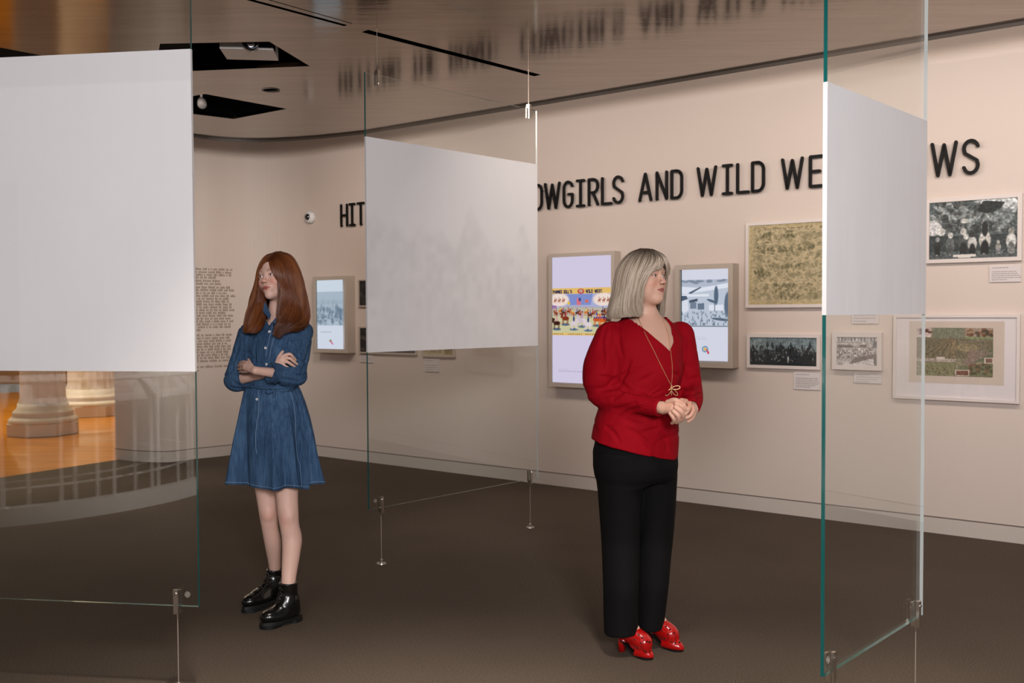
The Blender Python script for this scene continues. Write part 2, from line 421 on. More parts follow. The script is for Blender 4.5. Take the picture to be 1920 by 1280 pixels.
# true slab above, dark
mbs = MB(); mbs.box((-2, 4, 5.7), (14, 17, 0.06)); mbs.build('ceiling_slab', plain('dark_slab', (0.05, 0.04, 0.035, 1), 0.9), kind='structure')
# black boxes behind the openings
for nm in ('recess_a', 'recess_b', 'recess_c', 'slot_a', 'slot_b', 'slot_c'):
    h = holes[nm]; dep = 0.30 if nm[0] == 'r' else 0.05; n = len(h)
    v = [(p[0], p[1], CEILZ + 0.001) for p in h] + [(p[0], p[1], CEILZ + dep) for p in h]
    f = [(i, (i + 1) % n, (i + 1) % n + n, i + n) for i in range(n)] + [tuple(range(n, 2 * n))]
    mk('ceiling_recess' if nm[0] == 'r' else 'cable_slot', v, f, M['black'], ceil)
d = thing('downlight', 'small round dark recessed downlight in the glossy ceiling between the black openings', 'ceiling light', (dl[0], dl[1], CEILZ))
MB().lathe((dl[0], dl[1], CEILZ - 0.004), [(0.062, 0), (0.064, 0.006), (0.050, 0.010), (0.050, 0.0)], 24, cap=False).build('trim_ring', M['darktrim'], d)
MB().lathe((dl[0], dl[1], CEILZ + 0.004), [(0.050, 0), (0.046, 0.06), (0.02, 0.075), (0.001, 0.075)], 24, cap=False).build('reflector', M['black'], d)

# projector hanging in the first opening
pc = on_z(468, 90, CEILZ + 0.04)
pj = thing('projector', 'white projector with a glass lens hanging in the larger black ceiling opening', 'projector', pc)
px_ax = np.array([1.0, 0.12, 0]); px_ax /= np.linalg.norm(px_ax); py_ax = np.array([-px_ax[1], px_ax[0], 0])
MB().box(pc, (0.155, 0.12, 0.040), (px_ax, py_ax, UP)).build('housing', M['white'], pj)
lp = pc - py_ax * 0.12 + px_ax * 0.03 + np.array([0, 0, -0.008])
MB().lathe(lp, [(0.050, 0), (0.050, 0.05), (0.040, 0.055), (0.038, 0.03)], 28, -py_ax).build('lens_barrel', M['darkplastic'], pj, smooth=True)
MB().lathe(lp - py_ax * 0.03, [(0.037, 0), (0.030, 0.008), (0.016, 0.013), (0.001, 0.014)], 24, -py_ax).build('lens_glass', plain('lens_glass', (0.5, 0.5, 0.55, 1), 0.05, metal=0.9), pj, smooth=True)
MB().box(pc + px_ax * 0.115 - py_ax * 0.08 + UP * 0.004, (0.042, 0.055, 0.038), (px_ax, py_ax, UP)).build('lens_cover', M['darkplastic'], pj)
MB().lathe(pc + UP * 0.055, [(0.02, 0), (0.02, 0.2)], 12).build('mount_pole', M['steel'], pj)
sc_ = on_z(378, 189, CEILZ + 0.05)
sp = thing('spotlight', 'small white spotlight set in the smaller black ceiling opening', 'spotlight', sc_)
MB().lathe(sc_, [(0.03, 0), (0.034, 0.05), (0.034, 0.10), (0.02, 0.11)], 16, (0.3, -0.8, -0.45)).build('lamp_body', M['lampgrey'], sp, smooth=True)
MB().box(sc_ + np.array([0, 0.0, 0.09]), (0.008, 0.008, 0.12)).build('bracket', M['lampgrey'], sp)

# fluted columns in the hall
def column(px, py, dia, label):
    b = np.append(floor_pt(px, py), 0.0); t = thing('fluted_column', label, 'column', b, 'white fluted columns in the wood floored hall')
    r = dia / 2
    sh = MB(); n = 96; prof = [(0.36, 1.10), (0.44, 1.0), (2.6, .96), (4.6, .88)]; vv = []
    for z, k in prof:
        for i in range(n):
            a = 2 * math.pi * i / n; fl = 1 - 0.055 * (0.5 - 0.5 * math.cos(a * 20)) ** 0.6
            vv.append((b[0] + r * k * fl * math.cos(a), b[1] + r * k * fl * math.sin(a), z))
    sh.add(vv, [(i * n + k, i * n + (k + 1) % n, (i + 1) * n + (k + 1) % n, (i + 1) * n + k) for i in range(3) for k in range(n)])
    sh.build('shaft', M['plaster'], t, smooth=True)
    MB().lathe((b[0], b[1], 0.14), [(r * 1.5, 0), (r * 1.52, .03), (r * 1.42, .06), (r * 1.3, .085), (r * 1.34, .11), (r * 1.28, .14), (r * 1.13, .17), (r * 1.1, .23)], 40).build('base_moulding', M['plaster'], t, smooth=True)
    MB().lathe((b[0], b[1], 0.0), [(r * 1.62, 0), (r * 1.62, .14)], 8).build('plinth', M['plaster'], t)
    return t
column(82, 812, 0.50, 'fluted white column with a stepped base nearer the gallery, behind the left glass panel')
column(172, 776, 0.62, 'fluted white column further back beside the curved white wall end')
# small display table between the columns
tb = np.append(floor_pt(120, 768), 0.0); t = thing('display_table', 'white-topped display table on dark legs between the two fluted columns', 'table', tb)
MB().box(tb + np.array([-.05, 0, .80]), (.28, .25, .06)).build('tabletop', M['white'], t)
for sx in (-1, 1):
    for sy in (-1, 1):
        MB().box(tb + np.array([-.05 + sx * .24, sy * .21, .37]), (.025, .025, .37)).build('leg', M['darkplastic'], t)
# ================================================================== HANGING GLASS PANELS
def glass_panel(label, A, B, z0, z1, f0, f1, clamps, slot_z, seed, anchors=True, film='frost_plain', mark=True):
    """A, B: ground positions of the pane's two upright edges; clamps: distances from A"""
    A, B = np.asarray(A, float), np.asarray(B, float); L = np.linalg.norm(B - A); u = (B - A) / L
    q = np.array([u[1], -u[0]]); q = q if np.dot(q, -(A + B) / 2) > 0 else -q     # towards the camera
    u3, q3 = np.append(u, 0), np.append(q, 0); c0 = np.append(A, 0)
    mid = np.append((A + B) / 2, 0.0)
    t = thing('hanging_glass_partition', label, 'glass partition', mid)
    th = 0.006
    def P(s, d, z): return c0 + u3 * s + q3 * d + UP * z
    pane = MB(); e = 0.0012
    pane.add([P(0, th, z0), P(L, th, z0), P(L, th, z1), P(0, th, z1), P(0, -th, z0), P(L, -th, z0), P(L, -th, z1), P(0, -th, z1)],
             [(0, 1, 2, 3), (5, 4, 7, 6)], 0)
    pane.add([P(0, th, z0), P(L, th, z0), P(L, th, z1), P(0, th, z1), P(0, -th, z0), P(L, -th, z0), P(L, -th, z1), P(0, -th, z1)],
             [(4, 0, 3, 7), (4, 5, 1, 0), (3, 2, 6, 7)], 1)
    pane.add([P(L, th, z0), P(L, -th, z0), P(L, -th, z1), P(L, th, z1)], [(0, 1, 2, 3)], 2)
    pane.build('pane', [M['glass'], M['edge'], M['edge'] if mark == 'B' else M['edgehighlight']], t)
    # printed white film: vertex colours hold the faint photograph
    nx, nz = 120, 100; g = ghost(nx, nz, seed, film)
    fv = []; 
    for j in range(nz):
        for i in range(nx): fv.append(P(-0.0006 + (L + 0.0012) * i / (nx - 1), th + 0.0008, f0 + (f1 - f0) * j / (nz - 1)))
    ff = [(j * nx + i, j * nx + i + 1, (j + 1) * nx + i + 1, (j + 1) * nx + i) for j in range(nz - 1) for i in range(nx - 1)]
    nf = len(fv)
    fv += [P(-0.0006, -th - .0008, f0), P(L + 0.0006, -th - .0008, f0), P(L + 0.0006, -th - .0008, f1), P(-0.0006, -th - .0008, f1)]
    a, b, c, d_ = 0, nx - 1, nz * nx - 1, (nz - 1) * nx
    ff += [(nf + 1, nf, nf + 3, nf + 2), (a, nf, nf + 1, b), (b, nf + 1, nf + 2, c), (c, nf + 2, nf + 3, d_), (d_, nf + 3, nf, a)]
    o = mk('frosted_film', fv, ff, M['film'], t)
    cols = np.concatenate([g.reshape(-1, 3), np.full((4, 3), g.mean())]); set_vcol(o, cols)
    # thin lighter border line of the film on the face edge
    for s in clamps:
        for top in (False, True):
            z = z1 if top else z0; sg = -1 if top else 1
            cl = MB(); cl.box(P(s, th + .006, z + sg * .018), (.009, .005, .046), (u3, q3, UP)); cl.box(P(s, -th - .005, z + sg * .022), (.009, .004, .035), (u3, q3, UP))
            cl.box(P(s, 0, z - sg * .0155), (.009, .011, .0125), (u3, q3, UP))
            co = cl.build('clamp', M['steel'], t)
            MB().lathe(P(s, th + .011, z + sg * .048), [(.0055, 0), (.0055, .003), (.003, .005)], 12, q3).build('screw', plain_steel, co)
            ze = slot_z if top else 0.012
            zs = z - sg * .028
            MB().tube([P(s, .002, zs), P(s, .002, zs - sg * .018)], [.0045, .003], 8).build('ferrule', M['steel'], t)
            MB().tube([P(s, .002, zs - sg * .01), P(s, .002, ze)], .0016, 6).build('cable', M['cable'], t)
            if not top:
                MB().lathe(P(s, .002, 0.0), [(.028, 0), (.027, .004), (.010, .006), (.009, .022), (.005, .026)], 20).build('floor_anchor', M['steel'], t)
    if mark:
        ring = MB(); s = clamps[-1] + (L - clamps[-1]) * .5 if mark == 'B' else clamps[0] * .5
        pc_ = P(s, th + .0006, z0 + .045)
        for r in (.010, .006, .0025):
            ring.tube([pc_ + r * (math.cos(a) * u3 + math.sin(a) * UP) for a in np.linspace(0, 2 * math.pi, 25)], .0006, 4, cap=False)
        ring.build('etched_mark', plain_etch, t)
    return t
plain_steel = plain('polished_screw', (0.8, 0.75, 0.72, 1), 0.15, metal=1.0)
plain_etch = plain('etched_glass_mark', (0.45, 0.42, 0.38, 1), 0.6)
M['film'] = vcol_mat('frosted_film', 0.42, coat=0.25, spec=0.4)

def smooth_noise(nx, nz, cx, cz, seed):
    r = np.random.default_rng(seed); g = r.random((cz + 3, cx + 3))
    x = np.linspace(0, cx, nx); z = np.linspace(0, cz, nz)
    xi = x.astype(int); zi = z.astype(int); fx = x - xi; fz = z - zi
    fx = fx * fx * (3 - 2 * fx); fz = fz * fz * (3 - 2 * fz)
    a = g[np.ix_(zi, xi)] * (1 - fx) + g[np.ix_(zi, xi + 1)] * fx
    b = g[np.ix_(zi + 1, xi)] * (1 - fx) + g[np.ix_(zi + 1, xi + 1)] * fx
    return a * (1 - fz[:, None]) + b * fz[:, None]
def ghost(nx, nz, seed, kind):
    X, Z = np.meshgrid(np.linspace(0, 1, nx), np.linspace(0, 1, nz))
    st = smooth_noise(nx, nz, 45, 3, seed); md = smooth_noise(nx, nz, 9, 7, seed + 1); fine = smooth_noise(nx, nz, 34, 22, seed + 2)
    base = np.ones((nz, nx))
    if kind == 'crowd':       # faint print of riders and people below a pale sky
        hor = 0.60 - 0.10 * X + 0.03 * np.sin(X * 23) + 0.02 * np.sin(X * 51)
        tree = np.exp(-((X - .57) / .05) ** 2) * .17 + np.exp(-((X - .90) / .05) ** 2) * .10
        m = 1 / (1 + np.exp((Z - hor - tree) / 0.012))
        m *= np.clip((Z - .02) / .25, 0, 1) * .6 + .4
        base -= m * (0.060 + 0.085 * (fine - .4) + 0.06 * (md - .5)) + .02 * m * (smooth_noise(nx, nz, 60, 45, seed + 7) - .5)
        base -= 0.05 * (1 - Z) ** 1.2
    elif kind == 'faint':
        base -= 0.035 * st * (1 - Z) + 0.03 * md
        m = ((X > .55) & (Z < .75)).astype(float); base -= 0.012 * m
    else:
        base -= 0.03 * md * (1 - Z) + 0.02 * (X < .5) * (Z < .6)
        base -= 0.055 * (Z > .905)
    base -= 0.012 * (st - .5)
    if kind == 'frost_plain': base *= .97
    col = np.stack([base * .80, base * .79, base * .80], -1)
    return np.clip(col, 0, 1)

zb = 0.316
def at_zpx(px, py, z): return on_z(px, py, z)[:2]
# centre panel
Ac, Bc = at_zpx(691, 955.5, zb), at_zpx(1008, 895.5, zb)
glass_panel('tall clear glass panel with a greyish frosted picture, hanging between the girl and the woman', Ac, Bc, zb, 2.725, 1.19, 2.375,
            [0.085, np.linalg.norm(Bc - Ac) - 0.075], CEILZ - .001, 3, film='crowd', mark='A')
# left panel (runs on out of the frame)
Bl = at_zpx(373.5, 1136.5, zb); dl_ = np.array([-0.9905, 0.1372]); Al = Bl + dl_ * 1.40
glass_panel('large glass panel at the left edge with a bright white frosted upper half', Al, Bl, zb, 2.725, 1.192, 2.372,
            [0.12, 1.40 - 0.085], CEILZ - .002, 5, film='frost_plain', mark='B')
# right panel
Ar, Br = at_zpx(1541.5, 1268, zb), at_zpx(1727, 1152, zb)
glass_panel('narrow glass panel with a thick green edge and small frosted square, right of the woman', Ar, Br, zb, 2.725, 1.392, 2.073,
            [0.05, np.linalg.norm(Br - Ar) - 0.055], CEILZ - .002, 9, film='faint', mark='A')

# ---------------- round balustrade beside the camera (its reflection shows in the left pane)
bc, br = np.array([-5.25, 0.12]), 1.80
bal = thing('glass_balustrade', 'curved glass balustrade on a pale kerb, reflected in the lower left glass panel', 'balustrade', (bc[0], bc[1], 0))
a0, a1 = math.radians(-75), math.radians(100)
def arc(r, n=60): return [bc + r * np.array([math.cos(a), math.sin(a)]) for a in np.linspace(a0, a1, n)]
strip_wall('kerb', arc(br), 0, 0.12, M['brightwhite'], 0.09, -1, kind=None, parent=bal)
strip_wall('glass_screen', arc(br - .035), 0.12, 0.95, M['picglass'], 0.012, -1, kind=None, parent=bal)
MB().tube([np.append(p, .955) for p in arc(br - .04)], .016, 8).build('handrail', M['brightwhite'], bal, smooth=True)
MB().tube([np.append(p, .20) for p in arc(br - .30)], .010, 6).build('lower_rail', M['brightwhite'], bal, smooth=True)
MB().tube([np.append(p, .20) for p in arc(br - .60)], .010, 6).build('lower_rail', M['brightwhite'], bal, smooth=True)
for k, a in enumerate(np.linspace(a0 + .1, a1 - .1, 15)):
    p = bc + (br - .035) * np.array([math.cos(a), math.sin(a)])
    MB().tube([np.append(p, .115), np.append(p, .955)], .010, 6).build('post', M['brightwhite'], bal)
for k, a in enumerate(np.linspace(math.radians(-14), math.radians(70), 6)):
    rad = np.array([math.cos(a), math.sin(a), 0]); tan = np.array([-rad[1], rad[0], 0])
    c = np.append(bc, 0) + rad * (br - .24) + UP * .88
    n2 = rad * math.sin(.75) + UP * math.cos(.75); w2 = np.cross(n2, tan)
    pl = MB().box(c, (.20, .15, .006), (tan, w2, n2)).build('reading_placard', M['brightwhite'], bal)
    MB().box(c + n2 * .0075, (.11, .075, .0012), (tan, w2, n2)).build('placard_picture', plain('dim_print', (.22, .18, .16, 1), .6, noise=.5, nscale=25), pl)
    for s in (-1, 1): MB().tube([c + tan * .15 * s - n2 * .006, np.append((c + tan * .15 * s)[:2], 0.0)], .012, 6).build('placard_leg', M['brightwhite'], pl)
# ================================================================== LETTERS
# stroke alphabet in a 0.56 x 1 cell
def arcpts(cx, cy, rx, ry, a0, a1, n=9):
    return [(cx + rx * math.cos(math.radians(a0 + (a1 - a0) * i / (n - 1))), cy + ry * math.sin(math.radians(a0 + (a1 - a0) * i / (n - 1)))) for i in range(n)]
Wd = 0.40
GLY = {
 'H': [[(0, 0), (0, 1)], [(Wd, 0), (Wd, 1)], [(0, .5), (Wd, .5)]],
 'I': [[(Wd/2, 0), (Wd/2, 1)], [(.04, 0), (Wd-.04, 0)], [(.04, 1), (Wd-.04, 1)]],
 'T': [[(Wd/2, 0), (Wd/2, 1)], [(0, 1), (Wd, 1)]],
 'N': [[(0, 0), (0, 1), (Wd, 0), (Wd, 1)]],
 'G': [arcpts(Wd/2, .73, Wd/2, .27, 20, 180) + arcpts(Wd/2, .27, Wd/2, .27, 180, 360) + [(Wd, .5), (Wd*.55, .5)]],
 'E': [[(Wd, 0), (0, 0), (0, 1), (Wd, 1)], [(0, .5), (Wd*.8, .5)]],
 'R': [[(0, 0), (0, 1), (Wd*.5, 1)] + arcpts(Wd*.5, .74, Wd*.5, .26, 90, -90) + [(0, .48)], [(Wd*.45, .48), (Wd, 0)]],
 'O': [arcpts(Wd/2, .73, Wd/2, .27, 0, 180) + arcpts(Wd/2, .27, Wd/2, .27, 180, 360) + [(Wd, .73)]],
 'A': [[(-.03, 0), (Wd/2+.01, 1), (Wd+.05, 0)], [(.06, .30), (Wd-.04, .30)]],
 'D': [[(0, 0), (0, 1), (Wd*.5, 1)] + arcpts(Wd*.5, .73, Wd*.5, .27, 90, 0) + arcpts(Wd*.5, .27, Wd*.5, .27, 0, -90) + [(0, 0)]],
 'C': [arcpts(Wd/2, .73, Wd/2, .27, 10, 180) + arcpts(Wd/2, .27, Wd/2, .27, 180, 350)],
 'W': [[(0, 1), (.17, 0), (.345, .95), (.52, 0), (.69, 1)]],
 'L': [[(0, 1), (0, 0), (Wd, 0)]],
 'S': [arcpts(Wd/2, .755, Wd/2, .245, 15, 180, 8) + [(0.03, .62), (Wd*.5, .5), (Wd-.03, .38)] + arcpts(Wd/2, .245, Wd/2, .245, 0, -165, 8)],
 ':': [[(Wd/2, .18), (Wd/2, .20)], [(Wd/2, .62), (Wd/2, .64)]],
 'P': [[(0, 0), (0, 1), (Wd*.5, 1)] + arcpts(Wd*.5, .74, Wd*.5, .26, 90, -90) + [(0, .48)]],
 'B': [[(0, .5), (0, 1), (Wd*.5, 1)] + arcpts(Wd*.5, .75, Wd*.45, .25, 90, -90) + [(0, .5), (0, 0), (Wd*.5, 0)] + arcpts(Wd*.5, .25, Wd*.5, .25, -90, 90)],
 "'": [[(Wd*.3, .8), (Wd*.3, 1)]], '.': [[(Wd*.2, 0), (Wd*.2, .03)]],
}
def stroke_mesh(mb, strokes, org, X, Y, N, h, wd, depth):
    """bars with round ends and joints"""
    r = wd / 2
    for st in strokes:
        P = [np.array(p, float) * h for p in st]
        for a, b in zip(P[:-1], P[1:]):
            t = b - a; L = np.linalg.norm(t)
            if L < 1e-6: continue
            t /= L; q = np.array([-t[1], t[0]]) * r
            cs = [a - q, b - q, b + q, a + q]
            lo = [org + X * c[0] + Y * c[1] for c in cs]; hi = [p + N * depth for p in lo]
            mb.hexa([*lo, *hi])
        for p in P:
            k = 8; ring = [p + r * np.array([math.cos(2 * math.pi * i / k), math.sin(2 * math.pi * i / k)]) for i in range(k)]
            lo = [org + X * c[0] + Y * c[1] for c in ring]; hi = [q + N * (depth + 1e-5) for q in lo]
            mb.add(lo + hi, [tuple(range(k - 1, -1, -1)), tuple(range(k, 2 * k))] + [(i, (i + 1) % k, (i + 1) % k + k, i + k) for i in range(k)])

LET = [('HITTING', [-.099, .009, .124, .24, .358, .472, .59]), ('THE', [.82, .932, 1.045]), ('ROAD:', [1.27, 1.385, 1.5, 1.62, 1.735]),
       ('COWGIRLS', [2.03, 2.145, 2.259, 2.439, 2.555, 2.673, 2.794, 2.894]), ('AND', [3.126, 3.265, 3.387]), ('WILD', [3.596, 3.782, 3.898, 4.008]),
       ('WEST', [4.222, 4.414, 4.52, 4.632]), ('SHOWS', [4.83, 4.935, 5.045, 5.179, 5.36])]
def wp(s, z, d=0.0): return np.append(WA, 0) + W3 * s + N3 * d + UP * z
lt = thing('wall_lettering', 'big black raised capital letters spelling the exhibition title along the long wall', 'lettering', wp(2.6, 2.34, 0))
LH = 0.198
for word, ss in LET:
    for ch, s_ in zip(word, ss):
        if ch == ':':
            for z_ in (.045, .13): MB().lathe(wp(s_ + .04, 2.249 + z_, 0), [(.014, 0), (.014, .036)], 16, N3).build('colon_dot', M['letter'], lt)
            continue
        mb = MB(); stroke_mesh(mb, GLY[ch], wp(s_ + .014, 2.236 + .013, .022), W3, UP, N3, LH, .0205, .014)
        # two stand-off pins behind each letter
        mid = GLY[ch][0][0]
        mb.box(wp(s_ + .014 + mid[0] * LH, 2.249 + mid[1] * LH, .011), (.003, .011, .003), (W3, N3, UP))
        mb.build('letter', M['letter'], lt)

# ================================================================== PRINTED IMAGES (vertex-coloured grids)
class Img:
    def __init__(s, w, h, col): s.w, s.h = w, h; s.a = np.tile(np.array(col, float), (h, w, 1)); s.X, s.Y = np.meshgrid((np.arange(w) + .5) / w, (np.arange(h) + .5) / h); s.asp = w / h
    def mask(s, m, col, al=1.0):
        m = np.clip(m, 0, 1)[..., None] * al; s.a = s.a * (1 - m) + np.array(col, float) * m
    def ell(s, x, y, rx, ry, col, al=1.0, ang=0.0, soft=.25):
        dx = (s.X - x) * s.asp; dy = s.Y - y; c, q = math.cos(ang), math.sin(ang)
        u = (dx * c + dy * q) / (rx * s.asp); v = (-dx * q + dy * c) / ry
        s.mask((1 - np.sqrt(u * u + v * v)) / soft + .5, col, al)
    def rect(s, x0, y0, x1, y1, col, al=1.0): s.mask(((s.X >= x0) & (s.X <= x1) & (s.Y >= y0) & (s.Y <= y1)).astype(float), col, al)
    def poly(s, pts, col, al=1.0):
        ins = np.zeros(s.X.shape, bool); n = len(pts)
        for i in range(n):
            (x1, y1), (x2, y2) = pts[i], pts[(i + 1) % n]
            c = ((y1 > s.Y) != (y2 > s.Y)) & (s.X < (x2 - x1) * (s.Y - y1) / (y2 - y1 + 1e-9) + x1); ins ^= c
        s.mask(ins.astype(float), col, al)
    def line(s, p, q, wd, col, al=1.0):
        A = np.array([p[0] * s.asp, p[1]]); B = np.array([q[0] * s.asp, q[1]]); d = B - A; L2 = d @ d + 1e-9
        px_, py_ = s.X * s.asp - A[0], s.Y - A[1]; t = np.clip((px_ * d[0] + py_ * d[1]) / L2, 0, 1)
        D = np.hypot(px_ - t * d[0], py_ - t * d[1]); s.mask((wd / 2 - D) * s.h + .5, col, al)
    def noise(s, cx, cy, amp, seed): n = smooth_noise(s.w, s.h, cx, cy, seed); s.a = np.clip(s.a * (1 + amp * (n[..., None] - .5) * 2), 0, 1)
    def text(s, str_, x, y, h, col, wd=.2, sx=1.0, gap=.62):
        for ch in str_:
            if ch != ' ':
                for st in GLY[ch]:
                    for a, b in zip(st[:-1], st[1:]): s.line((x + a[0] * h * sx / s.asp, y - a[1] * h), (x + b[0] * h * sx / s.asp, y - b[1] * h), wd * h, col)
            x += (.9 if ch == 'W' else gap if ch not in "'.I" else gap * .75) * h * sx / s.asp
def person_fig(I, x, y, h, body, head, legs, al=1.0):
    I.ell(x, y - h * .36, h * .14 / I.asp, h * .24, body, al); I.ell(x, y - h * .10, h * .10 / I.asp, h * .26, legs, al); I.ell(x, y - h * .66, h * .085 / I.asp, h * .10, head, al)
def horse_fig(I, x, y, h, c, rider, d=1):
    I.ell(x, y - h * .42, h * .34 / I.asp, h * .16, c); I.ell(x + d * h * .34 / I.asp, y - h * .62, h * .11 / I.asp, h * .2, c, ang=-d * .6); I.ell(x + d * h * .46 / I.asp, y - h * .76, h * .12 / I.asp, h * .07, c)
    for k in (-.26, -.16, .17, .27): I.line((x + k * h / I.asp, y - h * .38), (x + (k + .05 * d) * h / I.asp, y), h * .06, c)
    I.ell(x, y - h * .74, h * .09 / I.asp, h * .20, rider); I.ell(x, y - h * .99, h * .06 / I.asp, h * .07, (.65, .40, .28)); I.ell(x, y - h * 1.05, h * .11 / I.asp, h * .03, (.35, .2, .12))
def picture_grid(name, I, c, X, Y, hw, hh, mat, parent, **kw):
    """I.a row 0 is the top"""
    nx, ny = I.w, I.h
    xs = np.linspace(-hw, hw, nx); ys = np.linspace(hh, -hh, ny)
    V = c[None, None, :] + X[None, None, :] * xs[None, :, None] + Y[None, None, :] * ys[:, None, None]
    idx = np.arange(nx * ny).reshape(ny, nx)
    F = np.stack([idx[:-1, :-1], idx[1:, :-1], idx[1:, 1:], idx[:-1, 1:]], -1).reshape(-1, 4)
    o = mk(name, V.reshape(-1, 3), F, mat, parent, **kw); set_vcol(o, I.a.reshape(-1, 3)); return o
def lin(I, g=2.2): I.a = np.clip(I.a, 0, 1) ** g; return I

def img_poster():
    I = Img(230, 380, (.83, .80, .90)); y0, y1 = .262, .630
    def sub(y): return y0 + (y1 - y0) * y
    I.rect(0, y0, 1, y1, (.90, .74, .42)); I.rect(.012, sub(.125), .988, sub(.945), (.80, .78, .62))
    I.poly([(.012, sub(.125)), (.988, sub(.125)), (.988, sub(.42)), (.012, sub(.42))], (.66, .68, .84))
    I.poly([(.26, sub(.13)), (.70, sub(.13)), (.66, sub(.36)), (.32, sub(.36))], (.50, .56, .80))
    for cx in (.13, .87): I.ell(cx, sub(.25), .17, .05, (.95, .87, .83)); 
    r = np.random.default_rng(4)
    for cx in (.13, .87):
        for k in range(3): horse_fig(I, cx - .07 + k * .07, sub(.31), .038, (.62, .34, .20), (.55, .25, .3))
    I.rect(.43, sub(.22), .50, sub(.36), (.85, .45, .50)); I.rect(.46, sub(.21), .50, sub(.28), (.25, .28, .55)); I.rect(.57, sub(.25), .62, sub(.31), (.85, .42, .30))
    I.ell(.295, sub(.32), .022, .012, (.92, .74, .15)); I.rect(.01, sub(.37), .085, sub(.45), (.60, .42, .66))
    I.poly([(.0, sub(.42)), (.3, sub(.37)), (.7, sub(.39)), (1, sub(.43)), (1, sub(.6)), (0, sub(.6))], (.70, .66, .66), .6)
    for k in range(13):
        x = .06 + .072 * k + r.uniform(-.02, .02); horse_fig(I, x, sub(.60 + r.uniform(-.06, .04)), .055, [(.55, .22, .12), (.82, .45, .2), (.3, .18, .15)][k % 3], [(.75, .2, .2), (.85, .8, .3), (.25, .3, .6)][k % 3], 1 if k % 2 else -1)
    for k, (x, yy, c, rd) in enumerate([(.09, .86, (.25, .12, .10), (.85, .6, .65)), (.24, .76, (.5, .2, .12), (.6, .2, .2)), (.38, .86, (.86, .80, .84), (.2, .25, .5)), (.52, .80, (.8, .74, .8), (.75, .6, .7)),
                                        (.62, .88, (.88, .82, .86), (.2, .28, .5)), (.76, .78, (.80, .36, .12), (.2, .3, .62)), (.86, .80, (.84, .42, .15), (.2, .28, .6)), (.94, .78, (.3, .16, .12), (.75, .75, .8))]):
        I.ell(x, sub(yy + .01), .07, .010, (.33, .42, .50)); horse_fig(I, x, sub(yy), .105, c, rd, 1 if k in (2, 5) else -1)
    for k in range(6): person_fig(I, .72 + .036 * k, sub(.68), .05, (.2, .28, .6), (.9, .85, .85), (.75, .3, .2))
    I.text("PAWNEE BILL'S", .028, sub(.108), .021, (.06, .08, .30), wd=.26, sx=1.17)
    I.text("WILD WEST.", .585, sub(.106), .021, (.06, .08, .30), wd=.26, sx=1.28)
    I.ell(.50, sub(.075), .055, .020, (.70, .22, .22)); I.ell(.50, sub(.07), .035, .014, (.80, .60, .55))
    for k in range(26):
        if k not in (5, 6, 14): I.rect(.03 + k * .036, sub(.962), .05 + k * .036, sub(.98), (.35, .28, .2), .7)
    for k in range(14): I.rect(.12 + k * .038, .905, .145 + k * .038, .912, (.62, .60, .74), .7)
    for k in range(6): I.rect(.12 + k * .03, .893, .14 + k * .03, .898, (.7, .68, .8), .6)
    return lin(I)
def img_camp():
    I = Img(150, 300, (.84, .85, .91)); r = np.random.default_rng(8)
    I.rect(0, .13, 1, .63, (.74, .78, .84)); I.rect(0, .13, 1, .20, (.70, .73, .80)); 
    for k in range(16): I.ell(r.random(), .135 + r.random() * .03, .06, .012, (.48, .53, .60), .8)
    I.poly([(0, .20), (.4, .22), (1, .17), (1, .22), (.1, .28), (0, .27)], (.88, .90, .95)); I.poly([(.15, .27), (.42, .205), (.44, .215), (.22, .28)], (.33, .38, .46))
    I.rect(.0, .285, .6, .31, (.88, .90, .94)); I.poly([(.0, .36), (.14, .33), (.17, .46), (.0, .50)], (.86, .88, .93)); I.poly([(0, .30), (.12, .30), (.15, .335), (0, .36)], (.30, .36, .44))
    I.poly([(.18, .35), (.36, .33), (.36, .36), (.18, .38)], (.28, .33, .40)); I.rect(.2, .37, .33, .44, (.45, .5, .58)); I.poly([(.36, .385), (.50, .38), (.50, .45), (.36, .45)], (.40, .46, .54)); I.rect(.60, .40, .90, .46, (.88, .9, .95))
    I.ell(.75, .30, .045, .10, (.33, .40, .48)); I.ell(.66, .36, .11, .014, (.33, .40, .48), ang=.35); I.line((.72, .36), (.72, .47), .008, (.3, .36, .44)); I.ell(.99, .40, .07, .13, (.36, .42, .50))
    I.ell(.85, .555, .20, .014, (.33, .39, .47), ang=.12); 
    for k in range(60): x = r.random(); I.ell(x, .47 + r.random() * .14, .012, .014, (.42, .48, .55), .8)
    for k in range(16): person_fig(I, r.random(), .615, .035, (.35, .4, .5), (.5, .5, .6), (.3, .35, .42))
    I.rect(0, .622, 1, .632, (.40, .45, .5))
    for k in range(9): I.rect(.22 + k * .035, .742, .245 + k * .035, .748, (.68, .70, .76)); I.rect(.2 + k * .04, .765, .23 + k * .04, .77, (.74, .75, .80))
    for a in range(10): I.ell(.52 + .055 * math.cos(a * .628), .873 + .027 * math.sin(a * .628), .016, .010, (.45, .58, .72))
    I.ell(.52, .873, .032, .016, (.90, .72, .35)); I.line((.55, .88), (.59, .905), .012, (.78, .16, .30)); I.ell(.585, .91, .02, .016, (.80, .2, .3)); return lin(I)
